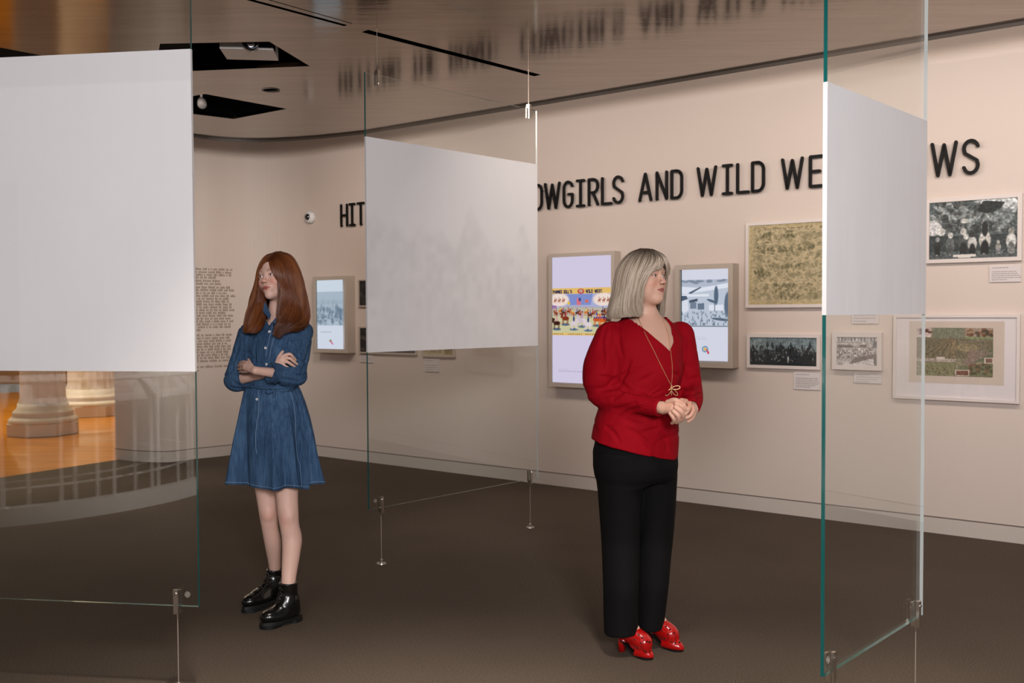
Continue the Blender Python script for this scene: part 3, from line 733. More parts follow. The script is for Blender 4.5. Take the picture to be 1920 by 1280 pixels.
def img_riders():
    I = Img(90, 240, (.80, .85, .90)); r = np.random.default_rng(18)
    I.rect(0, .18, 1, .66, (.66, .72, .78)); 
    I.rect(0, .30, 1, .36, (.60, .67, .73), .5)
    for k in range(70):
        x = r.choice([.12, .28, .40, .62, .78, .9]) + r.normal() * .06; I.ell(x, .40 + r.random() * .22, .03 + r.random() * .03, .02 + r.random() * .045, (.40, .48, .55), .42)
    for k in range(26): I.ell(r.random(), .56 + r.random() * .09, .04, .012, (.74, .79, .84), .5)
    for k in range(7): x = r.random(); I.line((x, .42), (x + .02, .25 + r.random() * .08), .006, (.52, .59, .65), .6)
    I.rect(0, .66, 1, 1, (.82, .85, .91)); I.rect(.15, .745, .55, .757, (.68, .72, .78))
    I.ell(.52, .875, .05, .018, (.55, .65, .40)); I.line((.52, .88), (.60, .92), .016, (.78, .3, .5)); return lin(I)
def img_group():
    I = Img(170, 120, (.30, .34, .34)); r = np.random.default_rng(3)
    for k in range(90):
        g = r.choice([.20, .30, .45, .62, .75], p=[.3, .3, .2, .12, .08]); I.ell(r.random(), r.random() * .55, .03 + r.random() * .07, .02 + r.random() * .06, (g, g * 1.04, g * 1.03), .7, ang=r.random() * 3)
    I.ell(.72, .0, .20, .10, (.78, .80, .80)); I.ell(.95, .10, .14, .10, (.70, .72, .72)); I.poly([(.62, .02), (.86, .06), (.80, .20), (.66, .24), (.55, .18)], (.14, .16, .16)); I.ell(.84, .32, .12, .15, (.45, .48, .48)); I.noise(40, 30, .35, 6)
    I.ell(.05, .45, .10, .13, (.80, .80, .80)); I.ell(.14, .52, .05, .07, (.82, .82, .80)); I.rect(0, .60, 1, .87, (.13, .15, .15), .55)
    for x, h, b, hd, lg in [(.10, .42, (.16, .17, .17), (.6, .6, .6), (.12, .13, .13)), (.25, .52, (.38, .40, .40), (.82, .82, .80), (.30, .32, .32)), (.40, .60, (.30, .32, .32), (.68, .68, .66), (.14, .15, .15)), (.50, .52, (.72, .72, .70), (.20, .20, .20), (.10, .11, .11)),
                            (.64, .66, (.78, .77, .74), (.75, .73, .70), (.07, .08, .08)), (.93, .56, (.80, .80, .78), (.55, .55, .52), (.45, .46, .45)), (.79, .30, (.55, .55, .52), (.65, .65, .62), (.5, .5, .5))]:
        person_fig(I, x, .93, h, b, hd, lg); I.ell(x - .008, .93 + .005, .018, .018, (.7, .7, .7), .8)
    I.ell(.64, .50, .035, .13, (.12, .13, .13)); I.ell(.41, .35, .045, .04, (.80, .80, .77)); I.ell(.43, .62, .03, .05, (.8, .8, .78)); I.rect(0, .93, 1, 1, (.32, .34, .34)); I.noise(60, 40, .25, 8)
    I.rect(.28, .925, .54, .965, (.86, .83, .80)); I.rect(.34, .965, .48, .985, (.86, .83, .80)); return lin(I)
def img_crowd():
    I = Img(170, 78, (.44, .50, .51)); r = np.random.default_rng(5); I.noise(12, 5, .15, 2)
    I.mask(1 / (1 + np.exp(-(I.Y - .42 - .06 * np.sin(I.X * 9) + .05 * np.sin(I.X * 31)) * 60)), (.13, .15, .16))
    for k in range(130): x, y = r.random(), .34 + r.random() * .45; g = r.choice([.07, .12, .2, .3]); I.ell(x, y, .012, .05 + r.random() * .05, (g, g * 1.06, g * 1.1), .8)
    for k in range(40): I.ell(r.random() * .95, .42 + r.random() * .45, .007, .025, (.60, .58, .55), .8)
    for x in (.27, .34, .47, .62, .90): I.ell(x, .28, .010, .13, (.12, .16, .18)); I.ell(x, .30, .024, .05, (.16, .2, .22))
    I.ell(.58, .78, .012, .12, (.66, .68, .66)); I.rect(0, .90, 1, 1, (.10, .13, .14)); I.noise(70, 30, .3, 9); return lin(I)
def img_street():
    I = Img(100, 78, (.72, .70, .69)); r = np.random.default_rng(6); I.noise(20, 14, .2, 2)
    for k in range(12): I.rect(.03 + k * .08, .03, .065 + k * .08, .14, (.32, .33, .36), .8 if k % 3 else .3)
    I.rect(0, .18, .6, .20, (.5, .5, .5)); I.rect(.02, .29, .40, .37, (.30, .26, .24)); I.rect(.58, .27, .74, .35, (.32, .28, .27)); I.rect(0, .33, 1, .39, (.42, .38, .36), .6); I.ell(.95, .25, .06, .12, (.30, .33, .33))
    for k in range(170): I.ell(r.random(), .40 + r.random() * .36, .018, .035, *[((.28, .25, .24), .7), ((.72, .68, .66), .7), ((.45, .42, .42), .6)][k % 3])
    I.poly([(.45, .72), (1, .58), (1, .80), (.30, .95)], (.35, .31, .30), .8); I.poly([(.25, 1), (.85, .75), (.98, .78), (.98, 1)], (.82, .79, .79)); I.ell(.96, .85, .05, .14, (.36, .36, .36)); I.noise(50, 40, .25, 3); return lin(I)
def img_oldposter():
    I = Img(210, 190, (.74, .68, .53)); r = np.random.default_rng(12); I.noise(6, 6, .07, 4); W0 = .70
    I.rect(.012, .012, .988, .988, (.71, .64, .47)); I.rect(.03, .035, .665, .965, (.735, .67, .53))
    for k in range(300):
        row = r.integers(0, 7); x = .04 + r.random() * .62; y = .14 + row * .125 + r.normal() * .022
        I.ell(x, y, .010 + r.random() * .014, .016 + r.random() * .026, (.44, .42, .30), .22, ang=r.random())
    for k in range(420): I.ell(.04 + r.random() * .61, .08 + .125 * r.integers(0, 7) + r.normal() * .03, .004 + r.random() * .006, .006 + r.random() * .012, (.36, .34, .22), .40, ang=r.random() * 3)
    for x0, x1, y in [(.10, .2, .13), (.28, .40, .15), (.08, .22, .31), (.26, .38, .31), (.42, .55, .30), (.2, .45, .53), (.22, .40, .76), (.25, .45, .90), (.05, .18, .60)]:
        for k in range(26): I.ell(x0 + (x1 - x0) * r.random(), y + r.normal() * .02, .008, .018, (.34, .33, .22), .42)
    for k in range(18): I.rect(.14 + k * .022, .046, .15 + k * .022, .062, (.42, .38, .24), .8)
    for a, b in [((.2, .1), (.22, .28)), ((.38, .1), (.42, .26)), ((.12, .36), (.2, .62)), ((.5, .36), (.58, .6)), ((.04, .72), (.64, .73)), ((.04, .25), (.3, .24))]: I.line(a, b, .008, (.80, .74, .60), .8)
    I.rect(.665, .012, .69, .988, (.78, .70, .50)); I.rect(.70, .03, .97, .97, (.55, .47, .27))
    for k in range(120): I.ell(.70 + r.random() * .27, .03 + r.random() * .94, .014, .03, [(.36, .30, .13), (.66, .58, .38)][k % 2], .6, ang=r.random() * 3)
    I.noise(60, 60, .10, 5); return lin(I)
def img_rail():
    I = Img(170, 120, (.50, .47, .38)); r = np.random.default_rng(14); I.noise(9, 6, .14, 2)
    I.poly([(0, .22), (1, .22), (1, .62), (0, .66)], (.45, .42, .33)); I.rect(.22, 0, .62, .22, (.47, .48, .40)); I.rect(0, 0, .2, .20, (.74, .66, .64)); I.rect(.64, 0, 1, .22, (.62, .54, .48))
    for k in range(34): I.ell(.66 + r.random() * .32, .04 + r.random() * .13, .025, .03, [(.40, .27, .18), (.27, .24, .17), (.50, .37, .25)][k % 3], .8)
    for k in range(8): I.ell(.06 + r.random() * .12, .04 + r.random() * .08, .03, .025, (.34, .2, .13), .8)
    I.rect(.64, .18, 1, .225, (.50, .54, .38)); I.rect(0, .17, .2, .19, (.85, .80, .75))
    for k in range(9): I.line((.47, .20), (.02 + k * .06, .62), .010, [(.62, .52, .40), (.30, .27, .2)][k % 2], .75)
    for k in range(5): I.line((.52, .22), (.40 + k * .03, .62), .010, (.60, .50, .38), .75)
    I.ell(.67, .40, .13, .08, (.62, .55, .42)); I.ell(.67, .40, .10, .055, (.48, .47, .36)); I.ell(.67, .40, .07, .035, (.56, .50, .38))
    for k in range(5): I.line((.60, .24 + k * .025), (1, .30 + k * .03), .008, (.35, .28, .2), .7)
    I.poly([(.78, .55), (1, .42), (1, .68), (.76, .70)], (.38, .40, .30)); I.poly([(.70, .44), (1, .50), (.80, .66), (.62, .9), (.58, .85), (.66, .62)], (.52, .44, .40), .8)
    I.rect(.0, .64, .52, .70, (.74, .68, .64)); I.rect(.27, .60, .38, .67, (.80, .74, .70))
    for k in range(22): I.rect(.02 + k * .023, .655, .032 + k * .023, .685, (.35, .28, .24), .8)
    I.poly([(0, .72), (.52, .70), (.56, .98), (0, 1)], (.50, .49, .37)); I.poly([(.56, .78), (1, .72), (1, 1), (.56, 1)], (.44, .44, .32))
    for k in range(30): I.ell(.70 + r.random() * .28, .74 + r.random() * .2, .025, .03, [(.29, .28, .19), (.44, .34, .24)][k % 2], .8)
    I.rect(.52, .86, .70, .98, (.80, .74, .68)); I.rect(.53, .875, .69, .965, (.45, .3, .22)); I.rect(.89, .60, 1, .72, (.78, .72, .66)); I.rect(.905, .62, .99, .70, (.48, .36, .3))
    for k in range(14): I.ell(r.random() * .5, .78 + r.random() * .18, .012, .012, (.35, .28, .18), .8)
    I.noise(60, 45, .16, 7); return lin(I)
def img_dark(seed, w=60, h=60):
    I = Img(w, h, (.12, .11, .10)); r = np.random.default_rng(seed)
    for k in range(60): g = r.choice([.06, .12, .22, .34]); I.ell(r.random(), r.random(), .05, .07, (g * 1.05, g, g * .92), .7)
    return lin(I)

# ================================================================== WALL PIECES
def rect_on_wall(px0, px1, pt, pb, off):
    """px0, px1: left and right columns; pt, pb: rows of the top and bottom edge at the LEFT column"""
    a = wall_pt(px0, pt, off); b = wall_pt(px0, pb, off); c = wall_pt(px1, (pt + pb) / 2, off)
    s0 = np.dot(a - np.append(WA, 0), W3); s1 = np.dot(c - np.append(WA, 0), W3)
    return s0, s1, b[2], a[2]
def ring(mb, s0, s1, z0, z1, b, d0, d1):
    for (a, c, e, f) in ((s0, s0 + b, z0, z1), (s1 - b, s1, z0, z1), (s0 + b, s1 - b, z0, z0 + b), (s0 + b, s1 - b, z1 - b, z1)):
        mb.box(wp((a + c) / 2, (e + f) / 2, (d0 + d1) / 2), ((c - a) / 2, abs(d1 - d0) / 2, (f - e) / 2), (W3, N3, UP))
def framed(name, label, cat, outer, depth, border, I, mat, picmat, image=None, mount=None, glass=True, group=None, sheet=None):
    s0, s1, z0, z1 = rect_on_wall(*outer, depth)
    t = thing(name, label, cat, wp((s0 + s1) / 2, z0, 0), group)
    b = border; mb = MB(); ring(mb, s0, s1, z0, z1, b, 0.0, depth); mb.build('frame', mat, t)
    if image is not None: i0, i1, y0, y1 = rect_on_wall(*image, depth - .008)
    else: i0, i1, y0, y1 = s0 + b, s1 - b, z0 + b, z1 - b
    if mount: MB().box(wp((s0 + s1) / 2, (z0 + z1) / 2, depth - .014), ((s1 - s0) / 2 - b + .001, .003, (z1 - z0) / 2 - b + .001), (W3, N3, UP)).build('mount_board', mount, t)
    if sheet is not None:
        q0, q1, r0, r1 = rect_on_wall(*sheet, depth - .01); MB().box(wp((q0 + q1) / 2, (r0 + r1) / 2, depth - .0105), ((q1 - q0) / 2, .0008, (r1 - r0) / 2), (W3, N3, UP)).build('paper_sheet', M['parch'], t)
    picture_grid('screen' if picmat is M['screen'] else 'print', I, wp((i0 + i1) / 2, (y0 + y1) / 2, depth - .0088), W3, UP, (i1 - i0) / 2, (y1 - y0) / 2, picmat, t)
    if picmat is M['screen']: MB().box(wp(i0 + .003, (y0 + y1) / 2, depth - .0078), (.003, .0006, (y1 - y0) / 2), (W3, N3, UP)).build('screen_edge', M['teal'], t)
    if glass: MB().add([wp(s0 + b, z0 + b, depth - .004), wp(s1 - b, z0 + b, depth - .004), wp(s1 - b, z1 - b, depth - .004), wp(s0 + b, z1 - b, depth - .004)], [(0, 1, 2, 3)]).build('glazing', M['picglass'], t)
    return t
# lit display boxes
framed('display_screen', 'tall lit screen in a putty frame showing a colourful horse show poster, behind the woman', 'screen', (1028, 1152, 476, 724), .10, .030, img_poster(), M['frame'], M['screen'], image=(1034, 1146.5, 478, 716), glass=False)
framed('display_screen', 'lit screen right of the woman showing a grey aerial camp photograph', 'screen', (1265, 1374, 497, 687), .11, .036, img_camp(), M['frame'], M['screen'], image=(1277, 1365, 503, 675), glass=False)
framed('display_screen', 'small lit screen right of the girl showing a pale misty group of riders', 'screen', (586, 651, 519, 660), .11, .036, img_riders(), M['frame'], M['screen'], image=(593, 643, 524, 654), glass=False)
# framed prints
framed('framed_poster', 'large framed yellowed old poster sheet covered in small engraved scenes', 'picture', (1398, 1640, 418, 577), .035, .022, img_oldposter(), M['whiteframe'], M['print'])
framed('framed_photograph', 'framed wide dark photograph of a crowd below the yellowed poster', 'picture', (1400, 1537, 626, 689), .030, .022, img_crowd(), M['whiteframe'], M['print'])
framed('framed_photograph', 'small framed photograph of a busy street seen through the right glass panel', 'picture', (1560, 1653, 623, 692), .045, .030, img_street(), M['whiteframe'], M['print'])
framed('framed_photograph', 'framed black and white photograph of people standing in woods, top right', 'picture', (1735, 1916, 374, 494), .030, .024, img_group(), M['whiteframe'], M['print'])
framed('framed_print', 'large white framed coloured railway yard print on a wide pale mount, lower right', 'picture', (1675, 1912, 590, 746), .035, .018, img_rail(), M['whiteframe'], M['print'],
       image=(1719, 1862, 614, 703), mount=M['mat'], sheet=(1705, 1883, 602, 716))
framed('framed_photograph', 'small dark framed photograph, upper one, left of the centre glass panel', 'picture', (671, 735, 524, 575), .03, .012, img_dark(1), M['frame'], M['print'])
framed('framed_photograph', 'small dark framed photograph, lower one, left behind the centre glass panel', 'picture', (672, 780, 612, 662), .03, .014, img_dark(2, 90, 50), M['frame'], M['print'])
framed('framed_print', 'framed sepia print whose lower edge shows under the frosted centre square', 'picture', (790, 851, 600, 668), .03, .016, img_oldposter(), M['frame'], M['print'])
# museum labels
def card(label, r, lines):
    s0, s1, z0, z1 = rect_on_wall(*r, .012)
    t = thing('wall_label', label, 'label', wp((s0 + s1) / 2, z0, 0), 'white caption cards on the wall')
    MB().box(wp((s0 + s1) / 2, (z0 + z1) / 2, .006), ((s1 - s0) / 2, .006, (z1 - z0) / 2), (W3, N3, UP)).build('card', M['labelcard'], t)
    mb = MB(); r_ = random.Random(int(r[0])); W, H = s1 - s0, z1 - z0
    for k in range(lines):
        y = z1 - H * (.14 + .72 * k / max(1, lines - 1)); x = s0 + W * .08; end = s0 + W * (.55 if k == 0 or k == lines - 1 else r_.uniform(.82, .93))
        if lines > 4 and k == 1: continue
        while x < end:
            w = W * r_.uniform(.03, .10); mb.box(wp(x + w / 2, y, .0122), (w / 2, .0003, H * .016 + .0006), (W3, N3, UP)); x += w + W * .018
    mb.build('caption_text', M['ink'], t, kind='stuff')
card('white caption card at the lower right corner of the wide crowd photograph', (1488.5, 1537, 697, 729), 8)
card('white caption card below the small street photograph', (1601, 1653, 699.5, 717), 4)
card('white caption card under the top right woods photograph', (1855, 1914, 498, 529), 7)
card('white caption card just above the street photograph, cut by the frosted square', (1597, 1647, 575, 606.5), 5)
card('small white caption card under the lower dark photograph', (675, 700, 665.5, 679), 4)
card('white caption card under the frosted centre square, seen through clear glass', (795, 823, 672, 696), 5)

# dome camera
dc = wall_pt(580, 407, .03)
t = thing('security_camera', 'small white dome security camera with a black lens ball beside the lettering', 'camera', dc - N3 * .03)
MB().lathe(dc - N3 * .03, [(.062, 0), (.062, .03), (.050, .05), (.03, .058), (.001, .06)], 28, N3).build('housing', M['white'], t, smooth=True)
vd = (CAM - dc); vd /= np.linalg.norm(vd); vd = vd + np.array([-.25, 0, -.1]); vd /= np.linalg.norm(vd)
MB().lathe(dc + N3 * .012, [(.034, 0), (.034, .012), (.026, .026), (.014, .034), (.001, .036)], 24, vd).build('lens_ball', M['darkplastic'], t, smooth=True)

# introductory text printed on the curved wall
def curve_at(px, py):   # point of the curved wall under a photo pixel, by marching along the wall path
    best = None; P = curve
    d = ray(px, py)
    for a, b in zip(P[:-1], P[1:]):
        e = b - a; den = d[0] * e[1] - d[1] * e[0]
        if abs(den) < 1e-9: continue
        w_ = (a[0] * d[1] - a[1] * d[0]) / -den * -1
        # solve CAM + t d = a + w e in plan
        A_ = np.array([[d[0], -e[0]], [d[1], -e[1]]]); t_, w_ = np.linalg.solve(A_, a - CAM[:2])
        if -1e-6 <= w_ <= 1 + 1e-6 and t_ > 0 and (best is None or t_ < best[0]): best = (t_, a, e)
    return best
tx = MB(); r_ = random.Random(5)
rows = [506, 511.5, 516.5, 521.5, 527.5, 533, 539.5, 544.5, 550, 555.3, 560.5, 565.7, 571, 576.2, 581.4, 586.6, 591.8, 597, 602.2, 607.4, 612.6, 618, 627.5, 633, 638.2, 643.4, 648.6, 653.8, 659, 664.2, 669.4, 675, 685.5, 692]
short = {3: 402, 4: 402, 5: 406, 21: 374, 31: 427, 32: 422, 33: 376}
seg = [(a, b, np.linalg.norm(b - a)) for a, b in zip(curve[:-1], curve[1:])]
cum = np.concatenate([[0], np.cumsum([q[2] for q in seg])])
def at_s(s):
    k = min(max(int(np.searchsorted(cum, s)) - 1, 0), len(seg) - 1); a, b, L = seg[k]; t = (b - a) / L; return a + t * (s - cum[k]), t
def s_at_px(px, py):
    d = ray(px, py); best = None
    for k, (a, b, L) in enumerate(seg):
        e = b - a; A_ = np.array([[d[0], -e[0]], [d[1], -e[1]]])
        if abs(np.linalg.det(A_)) < 1e-9: continue
        t_, w_ = np.linalg.solve(A_, a - CAM[:2])
        if 0 <= w_ <= 1 and t_ > 0 and (best is None or t_ < best[0]): best = (t_, cum[k] + w_ * L)
    return best[1], CAM[2] + d[2] * best[0]
sL, _ = s_at_px(352, 600); 
for k, y in enumerate(rows):
    sR, z = s_at_px(434, y - .0)
    if k in short: sR, _ = s_at_px(short[k], y)
    elif r_.random() < .5: sR += r_.uniform(0, .06)
    s = sL
    while s > sR + .01:
        w = r_.uniform(.02, .085); nlet = max(1, int(w / .0135))
        for q in range(nlet):
            p, t = at_s(s - q * .0135 - .006); n_ = np.array([t[1], -t[0]]) * -behind; hgt = r_.choice([.0085, .0085, .012])
            tx.box(np.array([p[0] + n_[0] * .001, p[1] + n_[1] * .001, z + (hgt - .0085) * .6]), (.0042, .0006, hgt), (np.append(t, 0), np.append(n_, 0), UP))
        s -= nlet * .0135 + .013
o = tx.build('wall_text', M['vinyl'], origin=np.append(at_s(sL)[0], 0))
tag(o, 'block of small brown introductory print on the curved wall left of the girl', 'wall text'); o['kind'] = 'stuff'
# ================================================================== SIGNED-DISTANCE SCULPTING
def nz3(v): v = np.asarray(v, float); return v / (np.linalg.norm(v) + 1e-12)
def smin(a, b, k):
    if k <= 0: return np.minimum(a, b)
    h = np.clip(0.5 + 0.5 * (b - a) / k, 0, 1); return b * (1 - h) + a * h - k * h * (1 - h)
def smax(a, b, k): return -smin(-a, -b, k)
_RW = {}
def resample(P, n):
    m = len(P)
    if (m, n) not in _RW:
        W = np.zeros((n, m + 2))
        for r_, t in enumerate(np.linspace(0, m - 1 - 1e-6, n)):
            i = int(t); f = t - i; f2, f3 = f * f, f * f * f
            W[r_, i:i + 4] = .5 * np.array([-f + 2 * f2 - f3, 2 - 5 * f2 + 3 * f3, f + 4 * f2 - 3 * f3, -f2 + f3])
        _RW[(m, n)] = W
    P = np.asarray(P, float); Q = np.concatenate([[2 * P[0] - P[1]], P, [2 * P[-1] - P[-2]]]); return _RW[(m, n)] @ Q
class Cap:      # tapered capsule; flat=(axis, factor) squeezes it along a direction
    def __init__(s, a, b, ra, rb, flat=None):
        s.a, s.b, s.ra, s.rb, s.flat = np.asarray(a, float), np.asarray(b, float), ra, rb, flat
        r = max(ra, rb); s.lo = np.minimum(s.a, s.b) - r; s.hi = np.maximum(s.a, s.b) + r
        s.ab = s.b - s.a; s.L2 = float(s.ab @ s.ab) + 1e-12
    def __call__(s, P):
        Q = P - s.a; t = np.clip(Q @ s.ab / s.L2, 0, 1); D = Q - t[:, None] * s.ab
        if s.flat is not None:
            ax, f = s.flat; c = D @ ax; D = D + np.outer(c * (1 / f - 1), ax)
            return (np.sqrt((D * D).sum(1)) - (s.ra + (s.rb - s.ra) * t)) * (f + 1) / 2
        return np.sqrt((D * D).sum(1)) - (s.ra + (s.rb - s.ra) * t)
class Sweep:    # smooth limb: spline through joints with radii, no bulges at the joints
    def __init__(s, pts, rad, n=None):
        P = np.array([list(p) + [r] for p, r in zip(pts, rad)], float); n = n or (len(P) - 1) * 6
        if len(P) == 2: Q = P[0] + (P[1] - P[0]) * np.linspace(0, 1, n + 1)[:, None]
        else: Q = resample(P, n + 1)
        s.c = Q[:, :3]; s.r = Q[:, 3]; m = s.r.max(); s.lo, s.hi = s.c.min(0) - m, s.c.max(0) + m
    def __call__(s, P):
        d = np.full(len(P), .5); lo, hi = P.min(0), P.max(0); near = (hi - lo).max() < .2
        for a, b, ra, rb in zip(s.c[:-1], s.c[1:], s.r[:-1], s.r[1:]):
            if near:
                m_ = max(ra, rb) + .045
                if np.any(np.minimum(a, b) - m_ > hi) or np.any(np.maximum(a, b) + m_ < lo): continue
            ab = b - a; Q = P - a; t = np.clip(Q @ ab / (ab @ ab + 1e-12), 0, 1); D = Q - t[:, None] * ab
            d = np.minimum(d, np.sqrt((D * D).sum(1)) - (ra + (rb - ra) * t))
        return d
class Ell:
    def __init__(s, c, r, R=None):
        s.c = np.asarray(c, float); s.r = np.asarray(r, float); s.R = None if R is None else np.asarray(R, float)   # rows of R = local axes
        m = s.r.max(); s.lo, s.hi = s.c - m, s.c + m
    def __call__(s, P):
        Q = P - s.c
        if s.R is not None: Q = Q @ s.R.T
        a = Q / s.r; k0 = np.sqrt((a * a).sum(1)); b = Q / (s.r ** 2); k1 = np.sqrt((b * b).sum(1)) + 1e-9
        return k0 * (k0 - 1) / k1
class Loft:     # stack of rotated ellipses: rows (z, cx, cy, rx, ry); yaw turns the long axis
    def __init__(s, rows, yaw=0.0, p=2.0, capr=0.0, ripple=None):
        R = np.array(sorted(rows)); s.z = R[:, 0]; s.d = R[:, 1:]; s.yaw = yaw; s.p = p; s.ripple = ripple
        m = s.d[:, 2:].max(); s.lo = np.array([s.d[:, 0].min() - m, s.d[:, 1].min() - m, s.z[0]]); s.hi = np.array([s.d[:, 0].max() + m, s.d[:, 1].max() + m, s.z[-1]])
        zz = np.linspace(s.z[0], s.z[-1], 200); dd = np.stack([np.interp(zz, s.z, s.d[:, i]) for i in range(4)], 1)
        k = np.hanning(25); k /= k.sum(); pad = np.pad(dd, ((12, 12), (0, 0)), 'edge'); s.zz = zz
        s.dd = np.stack([np.convolve(pad[:, i], k, 'valid') for i in range(4)], 1)
    def par(s, z): return [np.interp(z, s.zz, s.dd[:, i]) for i in range(4)]
    def __call__(s, P):
        cx, cy, rx, ry = s.par(P[:, 2]); x, y = P[:, 0] - cx, P[:, 1] - cy
        c, q = math.cos(s.yaw), math.sin(s.yaw); u, v = x * c + y * q, -x * q + y * c
        if s.ripple is not None:
            k = 1 + s.ripple(np.arctan2(v, u), P[:, 2]); rx = rx * k; ry = ry * k
        a = (np.abs(u / rx) ** s.p + np.abs(v / ry) ** s.p) ** (1 / s.p)
        g = np.sqrt((u / rx ** 2) ** 2 + (v / ry ** 2) ** 2) / (a + 1e-9) + 1e-9
        d = (a - 1) / np.maximum(g, 1 / np.maximum(rx, ry))
        e = np.maximum(s.z[0] - P[:, 2], P[:, 2] - s.z[-1])
        return np.where(e > 0, np.sqrt(np.maximum(d, 0) ** 2 + e ** 2) + np.minimum(np.maximum(d, e), 0), np.maximum(d, e))
class Prism:    # photo-plane polygon pushed through a range of depths (a cutter with real thickness)
    def __init__(s, pts, y0, y1): s.p = np.asarray(pts, float); s.y0, s.y1 = y0, y1; s.lo = np.array([s.p[:, 0].min(), y0, s.p[:, 1].min()]); s.hi = np.array([s.p[:, 0].max(), y1, s.p[:, 1].max()])
    def __call__(s, P):
        x = P[:, 0]; z = P[:, 2]; n = len(s.p); d = np.full(len(P), 1e9); ins = np.zeros(len(P), bool)
        for i in range(n):
            a, b = s.p[i], s.p[(i + 1) % n]; e = b - a; wx, wz = x - a[0], z - a[1]; t = np.clip((wx * e[0] + wz * e[1]) / (e @ e + 1e-12), 0, 1)
            d = np.minimum(d, (wx - t * e[0]) ** 2 + (wz - t * e[1]) ** 2)
            c = ((a[1] > z) != (b[1] > z)) & (x < (b[0] - a[0]) * (z - a[1]) / (b[1] - a[1] + 1e-12) + a[0]); ins ^= c
        d = np.sqrt(d); d = np.where(ins, -d, d); e = np.maximum(s.y0 - P[:, 1], P[:, 1] - s.y1); return np.maximum(d, e)
class Model:
    def __init__(s): s.ops = []; s.disp = None
    def add(s, prim, k=0.01): s.ops.append(('+', prim, k)); return s
    def cut(s, prim, k=0.004): s.ops.append(('-', prim, k)); return s
    def chain(s, pts, rad, k=0.01, flat=None):
        s.add(Sweep(pts, rad), k)
        return s
    def __call__(s, P, lo=None, hi=None):
        d = np.full(len(P), 0.5)
        for op, pr, k in s.ops:
            if lo is not None:
                m = k + 0.03
                if np.any(pr.lo - m > hi) or np.any(pr.hi + m < lo): continue
            v = pr(P)
            d = smin(d, v, k) if op == '+' else smax(d, -v, k)
        if s.disp is not None: d = d + s.disp(P)
        return d
    def mesh(s, h, lo=None, hi=None, block=20, clip=None):
        L = np.min([p.lo for o, p, k in s.ops if o == '+'], 0) - 3 * h if lo is None else np.asarray(lo, float)
        H = np.max([p.hi for o, p, k in s.ops if o == '+'], 0) + 3 * h if hi is None else np.asarray(hi, float)
        nb = np.maximum(1, np.ceil((H - L) / (h * block)).astype(int)); n = nb * block + 1
        G = np.full(n, 1.0, np.float32)
        ci = np.stack(np.meshgrid(*[np.arange(k) for k in nb], indexing='ij'), -1).reshape(-1, 3)
        cc = L + (ci + .5) * block * h; dc_ = np.empty(len(cc))
        for k in range(0, len(cc), 20000): dc_[k:k + 20000] = s(cc[k:k + 20000])
        rad = block * h * 0.5 * math.sqrt(3) * 1.5 + 0.012
        loc = np.stack(np.meshgrid(*[np.arange(block + 1)] * 3, indexing='ij'), -1).reshape(-1, 3)
        for c, dv in zip(ci, dc_):
            o = c * block; sl = tuple(slice(o[k], o[k] + block + 1) for k in range(3))
            if abs(dv) > rad:
                if dv < 0: G[tuple(slice(o[k] + 1, o[k] + block) for k in range(3))] = -1
                if dv < 0: G[sl] = np.where(G[sl] == 1.0, -1, G[sl])
                continue
            b0 = L + o * h; G[sl] = s(b0 + loc * h, b0, b0 + block * h).reshape((block + 1,) * 3)
        V, F = surface_nets(G, L, h)
        if clip is not None:
            keepf = clip(V[F].mean(1)); F = F[keepf]; used = np.unique(F); mp = np.full(len(V), -1); mp[used] = np.arange(len(used)); V, F = V[used], mp[F]
        return V, F
def surface_nets(G, L, h):
    S = G < 0; nx, ny, nz = G.shape
    c = S[:-1, :-1, :-1].astype(np.int8)
    for dx, dy, dz in [(0, 0, 1), (0, 1, 0), (0, 1, 1), (1, 0, 0), (1, 0, 1), (1, 1, 0), (1, 1, 1)]:
        c = c + S[dx:nx - 1 + dx, dy:ny - 1 + dy, dz:nz - 1 + dz]
    act = (c > 0) & (c < 8); cell = np.argwhere(act); ids = np.full(act.shape, -1, np.int32); ids[act] = np.arange(len(cell))
    acc = np.zeros((len(cell), 3)); cnt = np.zeros(len(cell)); corners = [(a, b, d) for a in (0, 1) for b in (0, 1) for d in (0, 1)]
    for i, a in enumerate(corners):
        for j, b in enumerate(corners):
            if j <= i or sum(abs(p - q) for p, q in zip(a, b)) != 1: continue
            ga = G[cell[:, 0] + a[0], cell[:, 1] + a[1], cell[:, 2] + a[2]].astype(float); gb = G[cell[:, 0] + b[0], cell[:, 1] + b[1], cell[:, 2] + b[2]].astype(float)
            m = (ga < 0) != (gb < 0); t = np.where(m, ga / np.where(m, ga - gb, 1), 0)
            p = np.array(a) + t[:, None] * (np.array(b) - np.array(a)); acc[m] += p[m]; cnt[m] += 1
    V = L + (cell + acc / cnt[:, None]) * h; F = []
    for ax in range(3):
        sl0 = [slice(None)] * 3; sl1 = [slice(None)] * 3; sl0[ax] = slice(0, -1); sl1[ax] = slice(1, None)
        A, B = S[tuple(sl0)], S[tuple(sl1)]; e = np.argwhere(A != B); u, v = [(1, 2), (2, 0), (0, 1)][ax]
        e = e[(e[:, u] > 0) & (e[:, v] > 0) & (e[:, u] < act.shape[u]) & (e[:, v] < act.shape[v])]
        if not len(e): continue
        def idx(du, dv):
            q = e.copy(); q[:, u] -= du; q[:, v] -= dv; return ids[q[:, 0], q[:, 1], q[:, 2]]
        q = np.stack([idx(1, 1), idx(0, 1), idx(0, 0), idx(1, 0)], 1); fl = ~A[e[:, 0], e[:, 1], e[:, 2]]; q[fl] = q[fl][:, ::-1]
        F.append(q[(q >= 0).all(1)])
    return V, np.concatenate(F)
